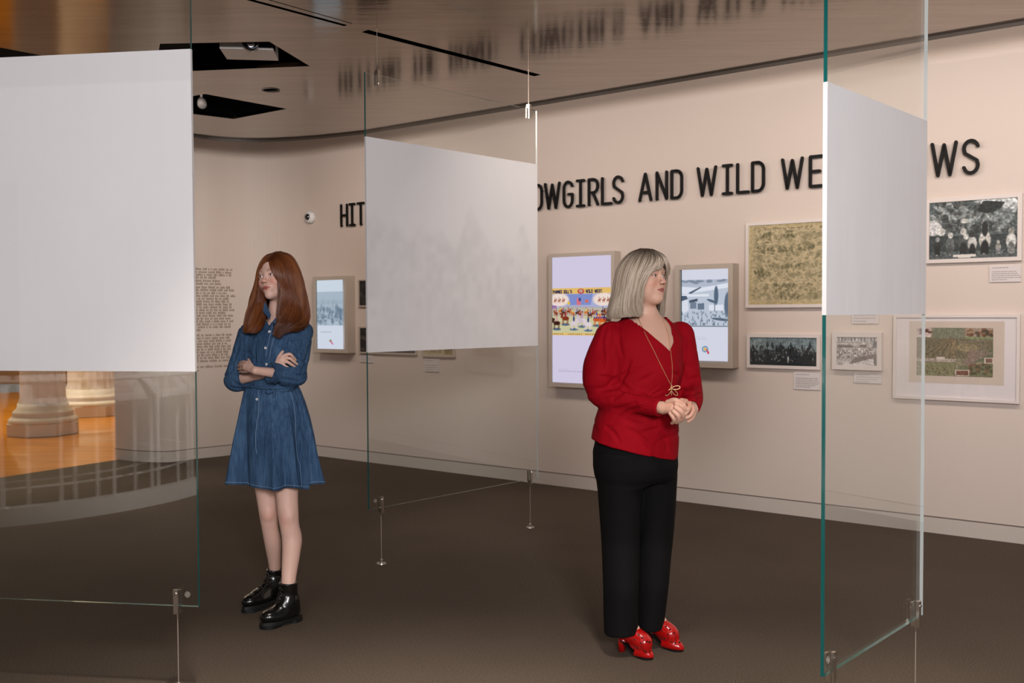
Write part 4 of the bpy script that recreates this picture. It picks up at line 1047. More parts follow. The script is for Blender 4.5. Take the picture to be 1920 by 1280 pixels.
def rotm(yaw, pitch, roll=0.0):
    """rows: right, forward, up of a head. yaw 0 looks at the camera (-Y), positive turns to the photo's right"""
    f = np.array([math.sin(yaw) * math.cos(pitch), -math.cos(yaw) * math.cos(pitch), math.sin(pitch)])
    r = nz3(np.cross(f, [0, 0, 1.0])); u = np.cross(r, f)
    c, s_ = math.cos(roll), math.sin(roll); return np.stack([r * c + u * s_, f, u * c - r * s_])
def folds(seed, freq, amp, stretch=(1, 1, 1), n=7, sharp=1.0, window=None, crease=None):
    r = np.random.default_rng(seed); D = r.normal(size=(n, 3)); D /= np.linalg.norm(D, axis=1)[:, None]; D = D * np.array(stretch) * freq * r.uniform(.6, 1.5, (n, 1)); ph = r.uniform(0, 6.28, n)
    def f(P):
        w = np.zeros(len(P)); off = 0.35 * np.sin(P @ D[0] * .5 + ph[0])
        for k in range(n): w += np.sin(P @ D[k] + ph[k] + off * 3)
        w = w / math.sqrt(n)
        if crease: return amp * np.exp(-(w / crease) ** 2)
        w = np.sign(w) * np.abs(w) ** sharp
        a = amp * w
        return a if window is None else a * window(P)
    return f
# ================================================================== PEOPLE
def creases(model, lines, r=.010, depth=.006, k=.006):
    """press soft creases into cloth along lines that lie on its surface"""
    for ln in lines:
        rr = ln[0] if not isinstance(ln[0], tuple) else 1.0; L = [p for p in ln if isinstance(p, tuple)]
        P = surf_many(model, [(x, y) for x, y, _ in resample(np.array([(x, y, 0.) for x, y in L]), 7)], lift=r - depth * rr)
        if len(P) >= 3:
            n = len(P); q = [depth * (.1 + .9 * math.sin(math.pi * (i + .5) / n)) * rr for i in range(n)]
            P = [p + nz3(CAM - p) * (depth * rr - d_) for p, d_ in zip(P, q)]; model.cut(Sweep(P, [r] * n, 10), k)
class Slab:     # ball around p, only the side beyond the plane (p, n): trims a sleeve end square
    def __init__(s, p, n, r): s.p, s.n, s.r = np.asarray(p, float), nz3(n), r; s.lo, s.hi = s.p - r, s.p + r
    def __call__(s, P): Q = P - s.p; return np.maximum(-(Q @ s.n), np.sqrt((Q * Q).sum(1)) - s.r)
class Below:    # everything under a tilted plane
    def __init__(s, p, n, box): s.p, s.n = np.asarray(p, float), nz3(n); s.lo, s.hi = np.asarray(box[0], float), np.asarray(box[1], float)
    def __call__(s, P): return (P - s.p) @ s.n
def grow(model, h, name, mat, parent, **kw):
    lo = kw.pop('lo', None); hi = kw.pop('hi', None); clip = kw.pop('clip', None)
    V, F = model.mesh(h, lo, hi, clip=clip); return mk(name, V, F, mat, parent, smooth=True, **kw)
def surf_many(model, pts, start=3.2, lift=0.0, steps=60):
    """first points of a figure's surface under photo pixels"""
    D = np.array([nz3(ray(x, y)) for x, y in pts]); t = np.full(len(D), start)
    for _ in range(steps):
        v = model(CAM + D * t[:, None]); t = t + np.where(v > .0006, np.maximum(v * .8, .0005), 0)
    ok = np.abs(model(CAM + D * t[:, None])) < .004
    return [p for p, k in zip(CAM + D * (t - lift)[:, None], ok) if k]
def surf(model, px, py, lift=0.0):
    r = surf_many(model, [(px, py)], lift=lift, steps=90); return r[0] if r else None
def march(m, S, D, n=40):
    """walk from points S against directions D onto a surface; points that miss stay put"""
    S, D = np.array(S), np.array(D); P = S.copy()
    for _ in range(n):
        v = m(P); P = P - D * np.where(v > .0006, np.maximum(v * .75, .0005), 0)[:, None]
    ok = (np.abs(m(P)) < .004)[:, None]; return np.where(ok, P, S - D * .05)
def multires(model, boxes, h0, box0=None):
    """one skin: fine grid inside the boxes, coarser elsewhere, all cut from the same surface"""
    def outside(C):
        m = np.ones(len(C), bool)
        for lo, hi, h in boxes: m &= ~np.all((C > lo) & (C < hi), 1)
        return m
    V0, F0 = model.mesh(h0, clip=outside); Vs, Fs = [V0], [F0]; n = len(V0)
    for lo, hi, h in boxes:
        lo, hi = np.asarray(lo), np.asarray(hi); e = h0 * .6
        V, F = model.mesh(h, lo - .01, hi + .01, clip=lambda C: np.all((C > lo - e) & (C < hi + e), 1)); Vs.append(V); Fs.append(F + n); n += len(V)
    return np.concatenate(Vs), np.concatenate(Fs)

def add_head(m, C, R, s, neck_base, neck_r, fem=1.0, old=0.0, smile=0.0):
    W = lambda p: C + (np.asarray(p, float) * s) @ R
    E = lambda c, r: Ell(W(c), np.asarray(r, float) * s, R)
    K = lambda a, b, ra, rb: Cap(W(a), W(b), ra * s, rb * s)
    m.add(E((0, -.012, .036), (.073, .093, .083)), .02)
    m.add(E((0, .020, -.038), (.0555, .060, .077)), .03)
    for q in (-1, 1):
        m.add(E((q * .040, .012, -.062), (.021, .032, .026)), .03)
        m.add(E((q * .036, .052, -.031), (.025, .027, .026)), .025)
        if old: m.add(E((q * .038, .036, -.070), (.022, .028, .024)), .025)
    m.add(E((0, .066, -.098), (.020, .018, .017)), .028)
    if old: m.add(E((0, .032, -.099), (.034, .038, .020)), .03)
    m.add(K((-.030, .0745, .019), (.030, .0745, .019), .010, .010), .018)
    for q in (-1, 1):
        m.cut(E((q * .031, .096, .000), (.018, .0145, .0105)), .012)
        m.add(E((q * .031, .0685, -.001), (.0168, .0158, .0128)), .004)
        m.cut(E((q * .031, .0860, -.0012), (.0148, .0100, .0060)), .0012)
        m.add(E((q * .073, -.008, -.012), (.010, .020, .031)), .006)
    m.add(K((0, .078, .012), (0, .0970, -.026), .0062, .0082), .010)
    m.add(E((0, .1015, -.030), (.0090, .0090, .0078)), .006)
    for q in (-1, 1):
        m.add(E((q * .0100, .0935, -.0330), (.0068, .0088, .0062)), .005)
        m.cut(E((q * .0058, .0985, -.0395), (.0036, .0050, .0028)), .002)
    m.add(E((0, .071, -.062), (.027, .020, .021)), .016)
    zc = -.0625 + smile * .003
    up = [(-.0250, .0765, zc), (-.0070, .0875, -.0585), (0, .0872, -.0596), (.0070, .0875, -.0585), (.0250, .0765, zc)]
    lo_ = [(-.0220, .0765, zc - .001), (-.008, .0862, -.0678), (.008, .0862, -.0678), (.0220, .0765, zc - .001)]
    for i in range(4): m.add(K(up[i], up[i + 1], [.0022, .0034, .0032, .0034, .0022][i], [.0022, .0034, .0032, .0034, .0022][i + 1]), .004)
    for i in range(3): m.add(K(lo_[i], lo_[i + 1], [.0022, .0042, .0042, .0022][i], [.0022, .0042, .0042, .0022][i + 1]), .004)
    for a, b in [((-.0255, .0790, zc), (0, .0925, -.0630)), ((0, .0925, -.0630), (.0255, .0790, zc))]: m.cut(K(a, b, .0011, .0011), .0015)
    m.add(Cap(W((0, -.030, -.055)), neck_base, neck_r * 1.0, neck_r * 1.12), .022)
def skin_colors(V, C, R, s, base, lips, brow, blush=.10, browth=.0028, lash=True):
    L = ((V - C) @ R.T) / s; x, y, z = L[:, 0], L[:, 1], L[:, 2]; col = np.tile(np.array(base), (len(V), 1)); ax = np.abs(x)
    def blend(m, c): nonlocal col; m = np.clip(m, 0, 1)[:, None]; col = col * (1 - m) + np.array(c) * m
    face = (y > .045) & (z > -.13) & (z < .09)
    ch = np.exp(-(((ax - .040) / .020) ** 2 + ((z + .036) / .018) ** 2)) * face; col[:, 1] *= 1 - blush * ch * 1.6; col[:, 2] *= 1 - blush * ch * 1.8
    ns = np.exp(-((ax / .012) ** 2 + ((z + .030) / .012) ** 2)) * (y > .08); col[:, 1] *= 1 - blush * ns; col[:, 2] *= 1 - blush * ns
    zl = np.where(ax < .0075, -.0545 + 0 * x, -.0545 - (ax - .0075) * .40); zb_ = -.0730 + (ax / .0245) ** 2 * .0095
    lm = (z < zl) & (z > zb_) & (ax < .0252) & (y > .070); blend(lm * 1.0, lips)
    blend((lm & (np.abs(z + .0630) < .0009)) * .75, [c * .35 for c in lips])
    bz = .0190 + .0045 * np.sin(np.clip((ax - .014) / .034, 0, 1) * 2.4) - np.clip(ax - .036, 0, 1) * .30
    th = browth * (1 - .5 * np.clip((ax - .030) / .018, 0, 1)); bm = np.exp(-((z - bz) / th) ** 2) * ((ax > .013) & (ax < .048) & (y > .05)); blend(bm * .80, brow)
    # lash line above the eye opening
    ex = (ax - .031) / .0145; ez = (z + .0012) / .0061; rr = np.sqrt(ex ** 2 + ez ** 2)
    if lash: blend(np.exp(-((rr - 1.02) / .16) ** 2) * ((y > .060) & (ax > .012) & (z > -.0015)) * .85, (.035, .018, .012))
    blend(np.exp(-((rr - 1.0) / .35) ** 2) * ((y > .060) & (ax > .012)) * .22, (.35, .14, .10))
    nm = ((ax - .0062) / .0038) ** 2 + ((z + .0405) / .003) ** 2 < 1; blend((nm & (y > .09)) * .7, (.16, .05, .035))
    return col
def eyes(parent, C, R, s, gaze, iris):
    g = nz3(gaze)
    for q, nm in ((1, 'eye'), (-1, 'eye')):
        c = C + (np.array((q * .031, .0685, -.0012)) * s) @ R; r = .0134 * s; n = 28; v = []; cols = []
        angs = np.radians([2, 9, 12.5, 13.5, 19, 24.5, 27.5, 33, 60, 100, 150, 178])
        pal = [(.004, .004, .004)] * 3 + [iris] * 2 + [tuple(c_ * .45 for c_ in iris)] * 1 + [(.30, .27, .26)] + [(.72, .69, .68)] * 5
        a = np.array([0, 0, 1.0]); X = nz3(np.cross(a, g)); Y = np.cross(g, X)
        for t, p in zip(angs, pal):
            for k in range(n): f = 2 * math.pi * k / n; v.append(c + r * (math.cos(t) * g + math.sin(t) * (math.cos(f) * X + math.sin(f) * Y))); cols.append(p)
        m = len(angs); F = [(i * n + k, (i + 1) * n + k, (i + 1) * n + (k + 1) % n, i * n + (k + 1) % n) for i in range(m - 1) for k in range(n)] + [tuple(range(n))]
        o = mk('eyeball', v, F, M['eye'], parent, smooth=True); set_vcol(o, cols)
def lerp_guides(G, u):
    n = len(G); i = min(int(u), n - 2); f = u - i
    a, b, c, d = G[max(i - 1, 0)], G[i], G[i + 1], G[min(i + 2, n - 1)]
    return 0.5 * ((2 * b) + (c - a) * f + (2 * a - 5 * b + 4 * c - d) * f * f + (3 * b - a - 3 * c + d) * f ** 3)
def hair(parent, G, C, count, clumps, seed, mat, colf, wave=(.006, 1.8), rad=.0011, nseg=22, inner=.012, spread=.010, tip=.35, urange=None, endj=.08, name='hair_strands', fly=.004):
    r = np.random.default_rng(seed); G = np.array(G); nG = len(G); u0, u1 = urange or (0, nG - 1)
    cl = []
    for k in range(clumps):
        u = r.uniform(u0, u1); cl.append((u, r.uniform(0, 1), u * 1.7 + r.normal() * .7, r.uniform(.7, 1.3), r.uniform(.9, 1.12), r.uniform(-.5, .5)))
    tt = np.linspace(0, 1, nseg); V = np.empty((count, nseg, 3, 3)); COLR = np.empty((count, nseg, 3, 3))
    for s_ in range(count):
        u, lay, ph, am, fr, hue = cl[r.integers(0, clumps)]
        uu = np.clip(u + r.normal() * .16, u0, u1); P = resample(lerp_guides(G, uu), nseg); Pc = resample(lerp_guides(G, u), nseg)
        axis = C.copy(); out = P - np.array([C[0], C[1], 0]); out[:, 2] = (P[:, 2] - C[2]) * (P[:, 2] > C[2]); out /= (np.linalg.norm(out, axis=1)[:, None] + 1e-9)
        T = np.gradient(P, axis=0); T /= (np.linalg.norm(T, axis=1)[:, None] + 1e-9); side = np.cross(T, out)
        loose = r.random() < .35; conv = (0 if loose else tip) * tt[:, None] ** 1.5; P = P * (1 - conv) + Pc * conv
        lj = (lay * .6 + r.random() * .4); P = P - out * inner * lj + side * (r.normal() * spread * .4 * (1 - conv))
        w = wave[0] * (.35 if loose else am) * tt ** 1.1; P = P + side * (w * np.sin(6.28 * wave[1] * fr * tt + ph))[:, None] + out * (w * .7 * np.sin(6.28 * wave[1] * fr * tt + ph + 1.5))[:, None]
        if r.random() < .06: P = P + out * (fly * tt[:, None])
        e = 1 - abs(r.normal()) * endj; k = max(6, int(nseg * e)); P = resample(P[:k], nseg) if k < nseg else P
        T = np.gradient(P, axis=0); T /= (np.linalg.norm(T, axis=1)[:, None] + 1e-9); q = np.cross(T, out); q /= (np.linalg.norm(q, axis=1)[:, None] + 1e-9); w2 = np.cross(q, T)
        rr = rad * (1 - .75 * tt ** 3)[:, None] * r.uniform(.8, 1.3)
        for j, (a, b) in enumerate(((1, -.5), (-1, -.5), (0, .9))): V[s_, :, j] = P + q * a * rr + w2 * b * rr
        COLR[s_] = colf(tt, hue + r.normal() * .25, P)[:, None, :]
    base = (np.arange(count) * nseg * 3)[:, None, None]; seg = (np.arange(nseg - 1) * 3)[None, :, None]; F = []
    for j in range(3):
        q = np.array([j, (j + 1) % 3, (j + 1) % 3 + 3, j + 3])[None, None]; F.append((base + seg + q).reshape(-1, 4))
    o = mk(name, V.reshape(-1, 3), np.concatenate(F), mat, parent, smooth=True, kind='stuff'); set_vcol(o, COLR.reshape(-1, 3)); return o
def hair_base(parent, G, C, R, s, mat, rad=.014, depth=.016, crown=True, h=.004, upto=None, name='hair', cr=(.079, .092, .086)):
    m = Model(); G = np.array(G)
    if crown: m.add(Ell(C + (np.array((0, -.022, .036)) * s) @ R, np.array(cr) * s, R), .01)
    us = np.arange(.5, len(G) - 1.5 + 1e-6, .5)
    for u in us:
        P = resample(lerp_guides(G, u), 9); P = P[:upto] if upto else P
        out = P - np.array([C[0], C[1], 0]); out[:, 2] = (P[:, 2] - C[2]) * (P[:, 2] > C[2]); out /= np.linalg.norm(out, axis=1)[:, None]
        P = P - out * depth; n = len(P); m.add(Sweep(P, [rad] * (n - 2) + [rad * .8, rad * .35], 12), .012)
    return m, grow(m, h, name, mat, parent)

M['skin'] = vcol_mat('skin', 0.48, sss=0.12, bump=.10, bscale=420, spec=.4)
M['eye'] = vcol_mat('eye', 0.08, coat=.8)
M['redhair'] = vcol_mat('auburn_hair', 0.36, spec=.55); M['blondhair'] = vcol_mat('blonde_hair', 0.38, spec=.5)
def denim_material():
    m = NT('denim'); m.set(Roughness=.82); m.bsdf.inputs['Specular IOR Level'].default_value = .2
    tc = m.node('ShaderNodeTexCoord')
    def nzz(scale, st, det=3.0):
        mp = m.node('ShaderNodeMapping'); mp.inputs['Scale'].default_value = st; mp.inputs['Rotation'].default_value = (0, math.radians(8), 0)
        n = m.node('ShaderNodeTexNoise', i_Scale=scale, i_Detail=det); m.l.new(tc.outputs['Object'], mp.inputs[0]); m.l.new(mp.outputs[0], n.inputs['Vector']); return n
    a = nzz(130, (1, 1, .10)); b = nzz(9, (1, 1, .35)); c = nzz(420, (.25, .25, 1))
    ad = m.node('ShaderNodeMath', operation='ADD'); m.l.new(a.outputs['Fac'], ad.inputs[0]); m.l.new(b.outputs['Fac'], ad.inputs[1])
    ad2 = m.node('ShaderNodeMath', operation='MULTIPLY_ADD'); ad2.inputs[1].default_value = .35; m.l.new(c.outputs['Fac'], ad2.inputs[0]); m.l.new(ad.outputs[0], ad2.inputs[2])
    cr = m.node('ShaderNodeValToRGB'); e = cr.color_ramp.elements; cr.color_ramp.interpolation = 'LINEAR'
    mr = m.node('ShaderNodeMapRange'); mr.inputs['From Min'].default_value = .75; mr.inputs['From Max'].default_value = 1.65; m.l.new(ad2.outputs[0], mr.inputs['Value'])
    e[0].position = 0; e[0].color = (.006, .022, .062, 1); e[1].position = 1; e[1].color = (.075, .155, .28, 1)
    m.l.new(mr.outputs[0], cr.inputs[0]); m.l.new(cr.outputs[0], m.bsdf.inputs['Base Color'])
    bp = m.node('ShaderNodeBump', i_Strength=.35, i_Distance=.003); m.l.new(ad2.outputs[0], bp.inputs['Height']); m.l.new(bp.outputs[0], m.bsdf.inputs['Normal'])
    return m.mat
M['denim'] = denim_material()
M['thread'] = plain('pale_stitching', (.22, .32, .45, 1), .8)
M['redcloth'] = plain('red_jersey', (.30, .0009, .0075, 1), .8, noise=.10, nscale=30, bump=.12, bscale=500, stretch=(1, 1, .5), spec=.12)
M['blackcloth'] = plain('black_trouser_cloth', (.0045, .0042, .0045, 1), .85, spec=.15)
M['blackleather'] = plain('black_patent_leather', (.0035, .0035, .0035, 1), .24, coat=.3)
M['rubber'] = plain('black_rubber_sole', (.0035, .0035, .0035, 1), .5)
M['redleather'] = plain('red_leather', (.42, .003, .003, 1), .25, coat=.4, noise=.15, nscale=60)
M['gold'] = plain('gold', (.95, .66, .36, 1), .42, metal=.75)
M['pearl'] = plain('pearl_button', (.62, .60, .60, 1), .3, coat=.4)
M['nail'] = plain('pale_yellow_nail', (.85, .52, .22, 1), .2, coat=.5)

# ------------------------------------------------------------------ THE GIRL
TD = 4.37
def T(px, py, dy=0.0): return at_depth(px, py, TD + dy)
def trow(py, xl, xr, ry, dy=0.0):
    a, b = T(xl, py, dy), T(xr, py, dy); return (float((a[2] + b[2]) / 2), float((a[0] + b[0]) / 2), TD + dy, float((b[0] - a[0]) / 2), ry)
girl = thing('person', 'girl with long auburn hair in a blue denim shirt dress and black boots, arms crossed', 'person', (T(525, 900)[0], TD, 0))
gC = T(518.0, 519.0, 0.0); gR = rotm(math.radians(-24), math.radians(4), math.radians(-8)); gs = .95
gneck = T(517, 606, .025)
tb_ = Model()
add_head(tb_, gC, gR, gs, gneck, .041, smile=.6)
tb_.add(Loft([trow(596, 506, 526, .022, .03), trow(603, 488, 540, .050, .03), trow(618, 470, 562, .068, .02), trow(650, 469, 566, .082), trow(700, 468, 560, .078), trow(728, 468, 554, .075), trow(770, 462, 565, .10), trow(815, 462, 572, .10)], yaw=math.radians(-14)), .03)
S1, E1, K1 = T(466, 626, .01), T(441, 712, -.025), T(511, 697, -.118)
S2, E2, K2 = T(567, 621, .03), T(554, 704, -.065), T(479, 694.5, -.212)
tb_.chain([S1, E1], [.034, .026], .02); tb_.chain([E1, K1], [.028, .0185], .006)
tb_.chain([S2, E2], [.034, .026], .02); tb_.chain([E2, K2], [.029, .0178], .006)
# right hand resting on her left upper arm
tb_.add(Cap(T(514, 694, -0.114), T(529, 677, -0.122), .017, .020, (nz3([.1, 1, -.1]), .62)), .008)
tb_.add(Cap(T(521, 687, -0.116), T(531, 670, -0.120), .016, .013, (nz3([0, 1, 0]), .7)), .006)
FG = [([(534, 665.5, -0.120), (543, 663.8, -0.122), (549, 668.5, -0.106), (553, 673, -0.092)], .0078), ([(533, 671.5, -0.124), (543, 671.5, -0.129), (551, 677.5, -0.114), (556.5, 682, -0.096)], .0080),
      ([(530, 677.5, -0.124), (539, 678.5, -0.130), (547, 683.5, -0.118), (552.5, 687, -0.102)], .0078), ([(526, 683.5, -0.122), (533, 685.5, -0.127), (539, 688.5, -0.119), (543.5, 690.5, -0.109)], .0070)]
for pts_, r in FG: tb_.chain([T(*p) for p in pts_], [r, r * .95, r * .86, r * .66], .0025)
tb_.chain([T(519, 681, -0.119), T(524, 668, -0.109), T(530, 659, -0.092)], [.0095, .0085, .0065], .004)
# left hand tucked under the other arm
tb_.add(Cap(T(477, 694, -.208), T(463, 688, -.172), .0175, .0195, (nz3([0, 1, .1]), .6)), .008)
for pts_, r in [([(464, 680, -.168), (456, 678, -.135), (449, 680, -.080)], .0078), ([(461, 685, -.166), (453, 684, -.130), (446, 686, -.075)], .0080), ([(460, 691, -.164), (453, 691, -.128), (446, 692, -.075)], .0078), ([(463, 696, -.164), (456, 697, -.130), (449, 697, -.080)], .0068)]:
    tb_.chain([T(*p) for p in pts_], [r, r * .93, r * .7], .003)
tb_.chain([T(474, 689, -.196), T(469, 681, -.178), T(466, 674, -.150)], [.0092, .0082, .0062], .004)
ftL = (floor_pt(533, 1123), floor_pt(456, 1149)); ftR = (floor_pt(563, 1160), floor_pt(489, 1179))
def ankle_at(f, z): a = (f[1] - f[0]) / np.linalg.norm(f[1] - f[0]); return np.append(f[0] + a * .058, z)
legL = [(490, 800, .03), (497, 900, .035), (503, 962, .030), (506, 988, .045), (511, 1018, .075)]
legR = [(538, 800, -.02), (537.5, 908, -.045), (540.5, 965, -.065), (543.5, 990, -.065), (547, 1020, -.070)]
zAL, zAR = T(518, 1066, .12)[2], T(546, 1082, -.09)[2]
tb_.chain([T(*p) for p in legL] + [ankle_at(ftL, zAL), ankle_at(ftL, .10)], [.078, .053, .0425, .0385, .0375, .0275, .0260], .02)
tb_.chain([T(*p) for p in legR] + [ankle_at(ftR, zAR), ankle_at(ftR, .10)], [.082, .054, .0470, .0435, .0440, .0320, .0300], .02)
tb_.add(Ell(T(502.5, 964, .002), (.026, .022, .034)), .012); tb_.add(Ell(T(540, 967, -.095), (.028, .022, .036)), .012)
tb_.add(Ell(T(513, 1010, .10), (.030, .036, .07)), .02); tb_.add(Ell(T(550, 1012, -.045), (.034, .038, .075)), .02)

for (hl, to), ank in ((ftL, ankle_at(ftL, .11)), (ftR, ankle_at(ftR, .11))):
    a = nz3(np.append(to - hl, 0)); h3 = np.append(hl, 0); t3 = np.append(to, 0)
    tb_.chain([ank, h3 + a * .06 + UP * .075, t3 - a * .08 + UP * .055], [.028, .030, .026], .01)
hl_ = gC - np.array([.125, .15, .165]); hh_ = gC + np.array([.125, .13, .14])
bl, bh = T(440, 730, -.26), T(565, 655, -.06)
boxes = [(hl_, hh_, .0017), (np.minimum(bl, bh), np.maximum(bl, bh), .0021)]
V, F = multires(tb_, boxes, .0042)
ob = mk('body', V, F, M['skin'], girl, smooth=True)
GSK = (.74, .475, .385)
cols = skin_colors(V, gC, gR, gs, GSK, (.47, .12, .10), (.20, .075, .030), blush=.16)
for kk, (cx_, cz_) in enumerate([((503, 966)), ((540, 968))]):
    c = T(cx_, cz_); dd = np.exp(-(((V[:, 0] - c[0]) / .03) ** 2 + ((V[:, 2] - c[2]) / .03) ** 2)); cols[:, 1] *= 1 - .12 * dd; cols[:, 2] *= 1 - .14 * dd
set_vcol(ob, cols)
eyes(ob, gC, gR, gs, gR[1] * 1.0 + np.array([-.26, 0, .10]), (.030, .034, .030))
for i, (pts_, r) in enumerate(FG):
    a, b = T(*pts_[-2]), T(*pts_[-1]); d = nz3(b - a); n_ = nz3(np.array([.05, -1, .25]) - d * np.dot(np.array([.05, -1, .25]), d)); w = np.cross(d, n_)
    v = []; 
    for k, (al, wd_) in enumerate(((-.002, .0040), (.003, .0046), (.009, .0042), (.0135, .0026), (.0165, .0007))):
        for q in (-1, -.4, .4, 1): v.append(b + d * al + w * wd_ * q + n_ * (.0052 - abs(q) ** 2 * .0018 - (al > .008) * .0006 - (al > .013) * .001))
    f = [(k * 4 + j, k * 4 + j + 1, k * 4 + j + 5, k * 4 + j + 4) for k in range(4) for j in range(3)]; n0 = len(v); v += [p - n_ * .0012 for p in v]
    f += [(q[3] + n0, q[2] + n0, q[1] + n0, q[0] + n0) for q in f]; mk('fingernail', v, f, M['nail'], ob, smooth=True)

# dress: sleeves first (cut square at the cuffs), then bodice
dr = Model()
c1, c2 = T(462.5, 719, -.055), T(504.5, 703.5, -.160); d1, d2 = nz3(K1 - E1), nz3(K2 - E2)
def along(a, b, p): d = nz3(b - a); return a + d * np.dot(p - a, d)
c1, c2 = along(E1, K1, c1), along(E2, K2, c2)
dr.add(Cap(E1, c1 + d1 * .005, .052, .045), .01); dr.add(Cap(E2, c2 + d2 * .005, .053, .045), .01)
dr.cut(Slab(c1, d1, .075), .002); dr.cut(Slab(c2, d2, .075), .002)
dr.cut(Cap(c1 + d1 * .004, c1 + d1 * .03, .034, .036), .002); dr.cut(Cap(c2 + d2 * .004, c2 + d2 * .03, .034, .036), .002)
dr.add(Cap(S1, E1 + np.array([.002, 0, 0]), .050, .047), .012); dr.add(Cap(S2, E2, .052, .049), .012)
dr.add(Loft([trow(601, 484, 543, .056, .03), trow(611, 474, 556, .070, .025), trow(624, 464, 571, .085, .01), trow(650, 462, 572, .098), trow(685, 461, 570, .100), trow(712, 460, 564, .090), trow(731, 461, 560, .086)], yaw=math.radians(-14)), .028)
dr.cut(Prism([(T(x, y)[0], T(x, y)[2]) for x, y in [(488, 560), (495, 590), (508, 610), (517, 594), (530, 580), (530, 560)]], TD - .3, TD + .03), .003)
creases(dr, [[(573, 636), (563, 655), (553, 672)], [(583, 650), (574, 680), (566, 700)], [(575, 700), (560, 706), (545, 704)], [(572, 712), (552, 716), (532, 712)], [(545, 696), (530, 700), (514, 700)],
    [(480, 636), (476, 655), (477, 674)], [(446, 645), (438, 670), (434, 692)], [(456, 660), (450, 680), (446, 700)], [(434, 712), (444, 722), (456, 726)], [(431, 725), (440, 728), (450, 730)], [.8, (520, 700), (524, 712), (522, 722)], [.8, (535, 640), (530, 660), (532, 676)]], r=.010, depth=.005)
f1, f2 = folds(3, 50, .0020, (1, 1, .6), 5), folds(4, 38, .0042, (1, .8, .7), 4, crease=.2)
elb = lambda P: 1 + 1.6 * np.exp(-(((P - E1) ** 2).sum(1)) / .006) + 1.6 * np.exp(-(((P - E2) ** 2).sum(1)) / .008)
dr.disp = lambda P: (f1(P) * elb(P) + f2(P) * (.35 + .5 * elb(P)))
dress = grow(dr, .0034, 'dress', M['denim'], girl)
for c, d, r in ((c1, d1, .0445), (c2, d2, .0445)):
    X = nz3(np.cross(d, UP)); Y = np.cross(d, X)
    MB().tube([c - d * .003 + r * (math.cos(a) * X + math.sin(a) * Y) for a in np.linspace(0, 2 * math.pi, 33)], .0022, 6, cap=False).build('cuff_edge', M['denim'], dress, smooth=True)
# skirt with gathered folds
rows_s = [trow(724, 461, 559, .086), trow(733, 458, 564, .092), trow(752, 455, 572, .105), trow(785, 450, 582, .128), trow(820, 446, 590, .148), trow(860, 443, 597, .165), trow(888, 441, 602, .175), trow(904, 440, 605, .180)]
zz = np.array([r[0] for r in rows_s]); NS, NR = 360, 60; v = []; 
top_z, bot_z = zz[0], zz[-1]
def skirt_ring(t, inset=0.0):
    z = top_z + (bot_z - top_z) * t; cx, cy, rx, ry = [np.interp(-z, -zz, [r[i] for r in rows_s]) for i in (1, 2, 3, 4)]
    a = np.linspace(0, 2 * math.pi, NS, endpoint=False); g = t ** 1.15
    w = a + .25 * np.sin(a * 2 + 1) + .15 * np.sin(a * 3 + 2.2)
    fold = .075 * (1 - 2 * np.abs(np.sin(5.5 * w + .6)) ** .8) + .045 * np.cos(5 * w + .6) + .020 * np.cos(19 * w + t * 1.5)
    fold = np.where(np.cos(a - math.radians(215)) > .2, fold * 2.3, fold * 1.7) * g ** .75
    gat = .012 * np.cos(46 * a + 3 * np.sin(a * 5)) * np.exp(-t * 9) * min(1, t * 30 + .3)
    k = 1 + fold - .035 * g + gat; hem = (t > .0) * (.008 * np.cos(5 * w + .6) + .006 * np.sin(2 * a)) * g ** 3
    return np.stack([cx + (rx * k - inset) * np.cos(a), cy + (ry * k * 1.0 - inset) * np.sin(a), z + hem], 1)
V_ = [skirt_ring(t) for t in np.linspace(0, 1, NR)] + [skirt_ring(t, .0035) for t in np.linspace(1, 0, NR)]
Vn = np.concatenate(V_); m_ = len(V_); i0 = np.arange(NS); i1 = (i0 + 1) % NS
Fq = np.concatenate([np.stack([k * NS + i0, (k + 1) * NS + i0, (k + 1) * NS + i1, k * NS + i1], 1) for k in range(m_ - 1)])
skirt = mk('skirt', Vn, Fq, M['denim'], dress, smooth=True)
hr = skirt_ring(.975); hr2 = skirt_ring(.975) + 0
cn = hr.mean(0); out = hr - cn; out[:, 2] = 0; out /= np.linalg.norm(out, axis=1)[:, None]
st = MB(); st.tube(list(hr + out * .0006) + [hr[0] + out[0] * .0006], .0009, 4, cap=False); st.build('hem_stitching', M['thread'], dress)
# collar, placket, buttons, tie
def on_dress(px, py, lift=.0): return surf(dr, px, py, lift=lift)
col_ = MB()
def flap(pts, lift, thick=.003):
    P = [(T(x, y, d)) for x, y, d in pts]; n = nz3(np.cross(P[1] - P[0], P[2] - P[0])); n = n if n[1] < 0 else -n
    m = len(P); col_.add([p + n * thick for p in P] + [p for p in P], [tuple(range(m)), tuple(range(2 * m - 1, m - 1, -1))] + [(i, (i + 1) % m, (i + 1) % m + m, i + m) for i in range(m)])
flap([(497, 566, -.035), (493.5, 584, -.070), (506, 599, -.112), (508, 590, -.085), (501, 574, -.050)], 0)
flap([(531, 574, -.040), (521, 592, -.085), (512, 601, -.112), (516, 610, -.115), (530, 604, -.108), (538, 586, -.060)], 0)
flap([(497, 566, -.035), (501, 574, -.050), (497, 566, .0), (493, 570, .02)], 0)
col_.build('collar', M['denim'], dress)
pk = [(512, 603), (508.5, 620), (504, 640), (499.5, 660), (498, 680), (499, 690)]
pl_ = [on_dress(x, y, .001) for x, y in pk]; pl2 = [on_dress(x + 7.5, y + .5, .001) for x, y in pk]
for P in (pl_, pl2): MB().tube(resample(np.array(P), 24), .0010, 4).build('placket_stitching', M['thread'], dress)
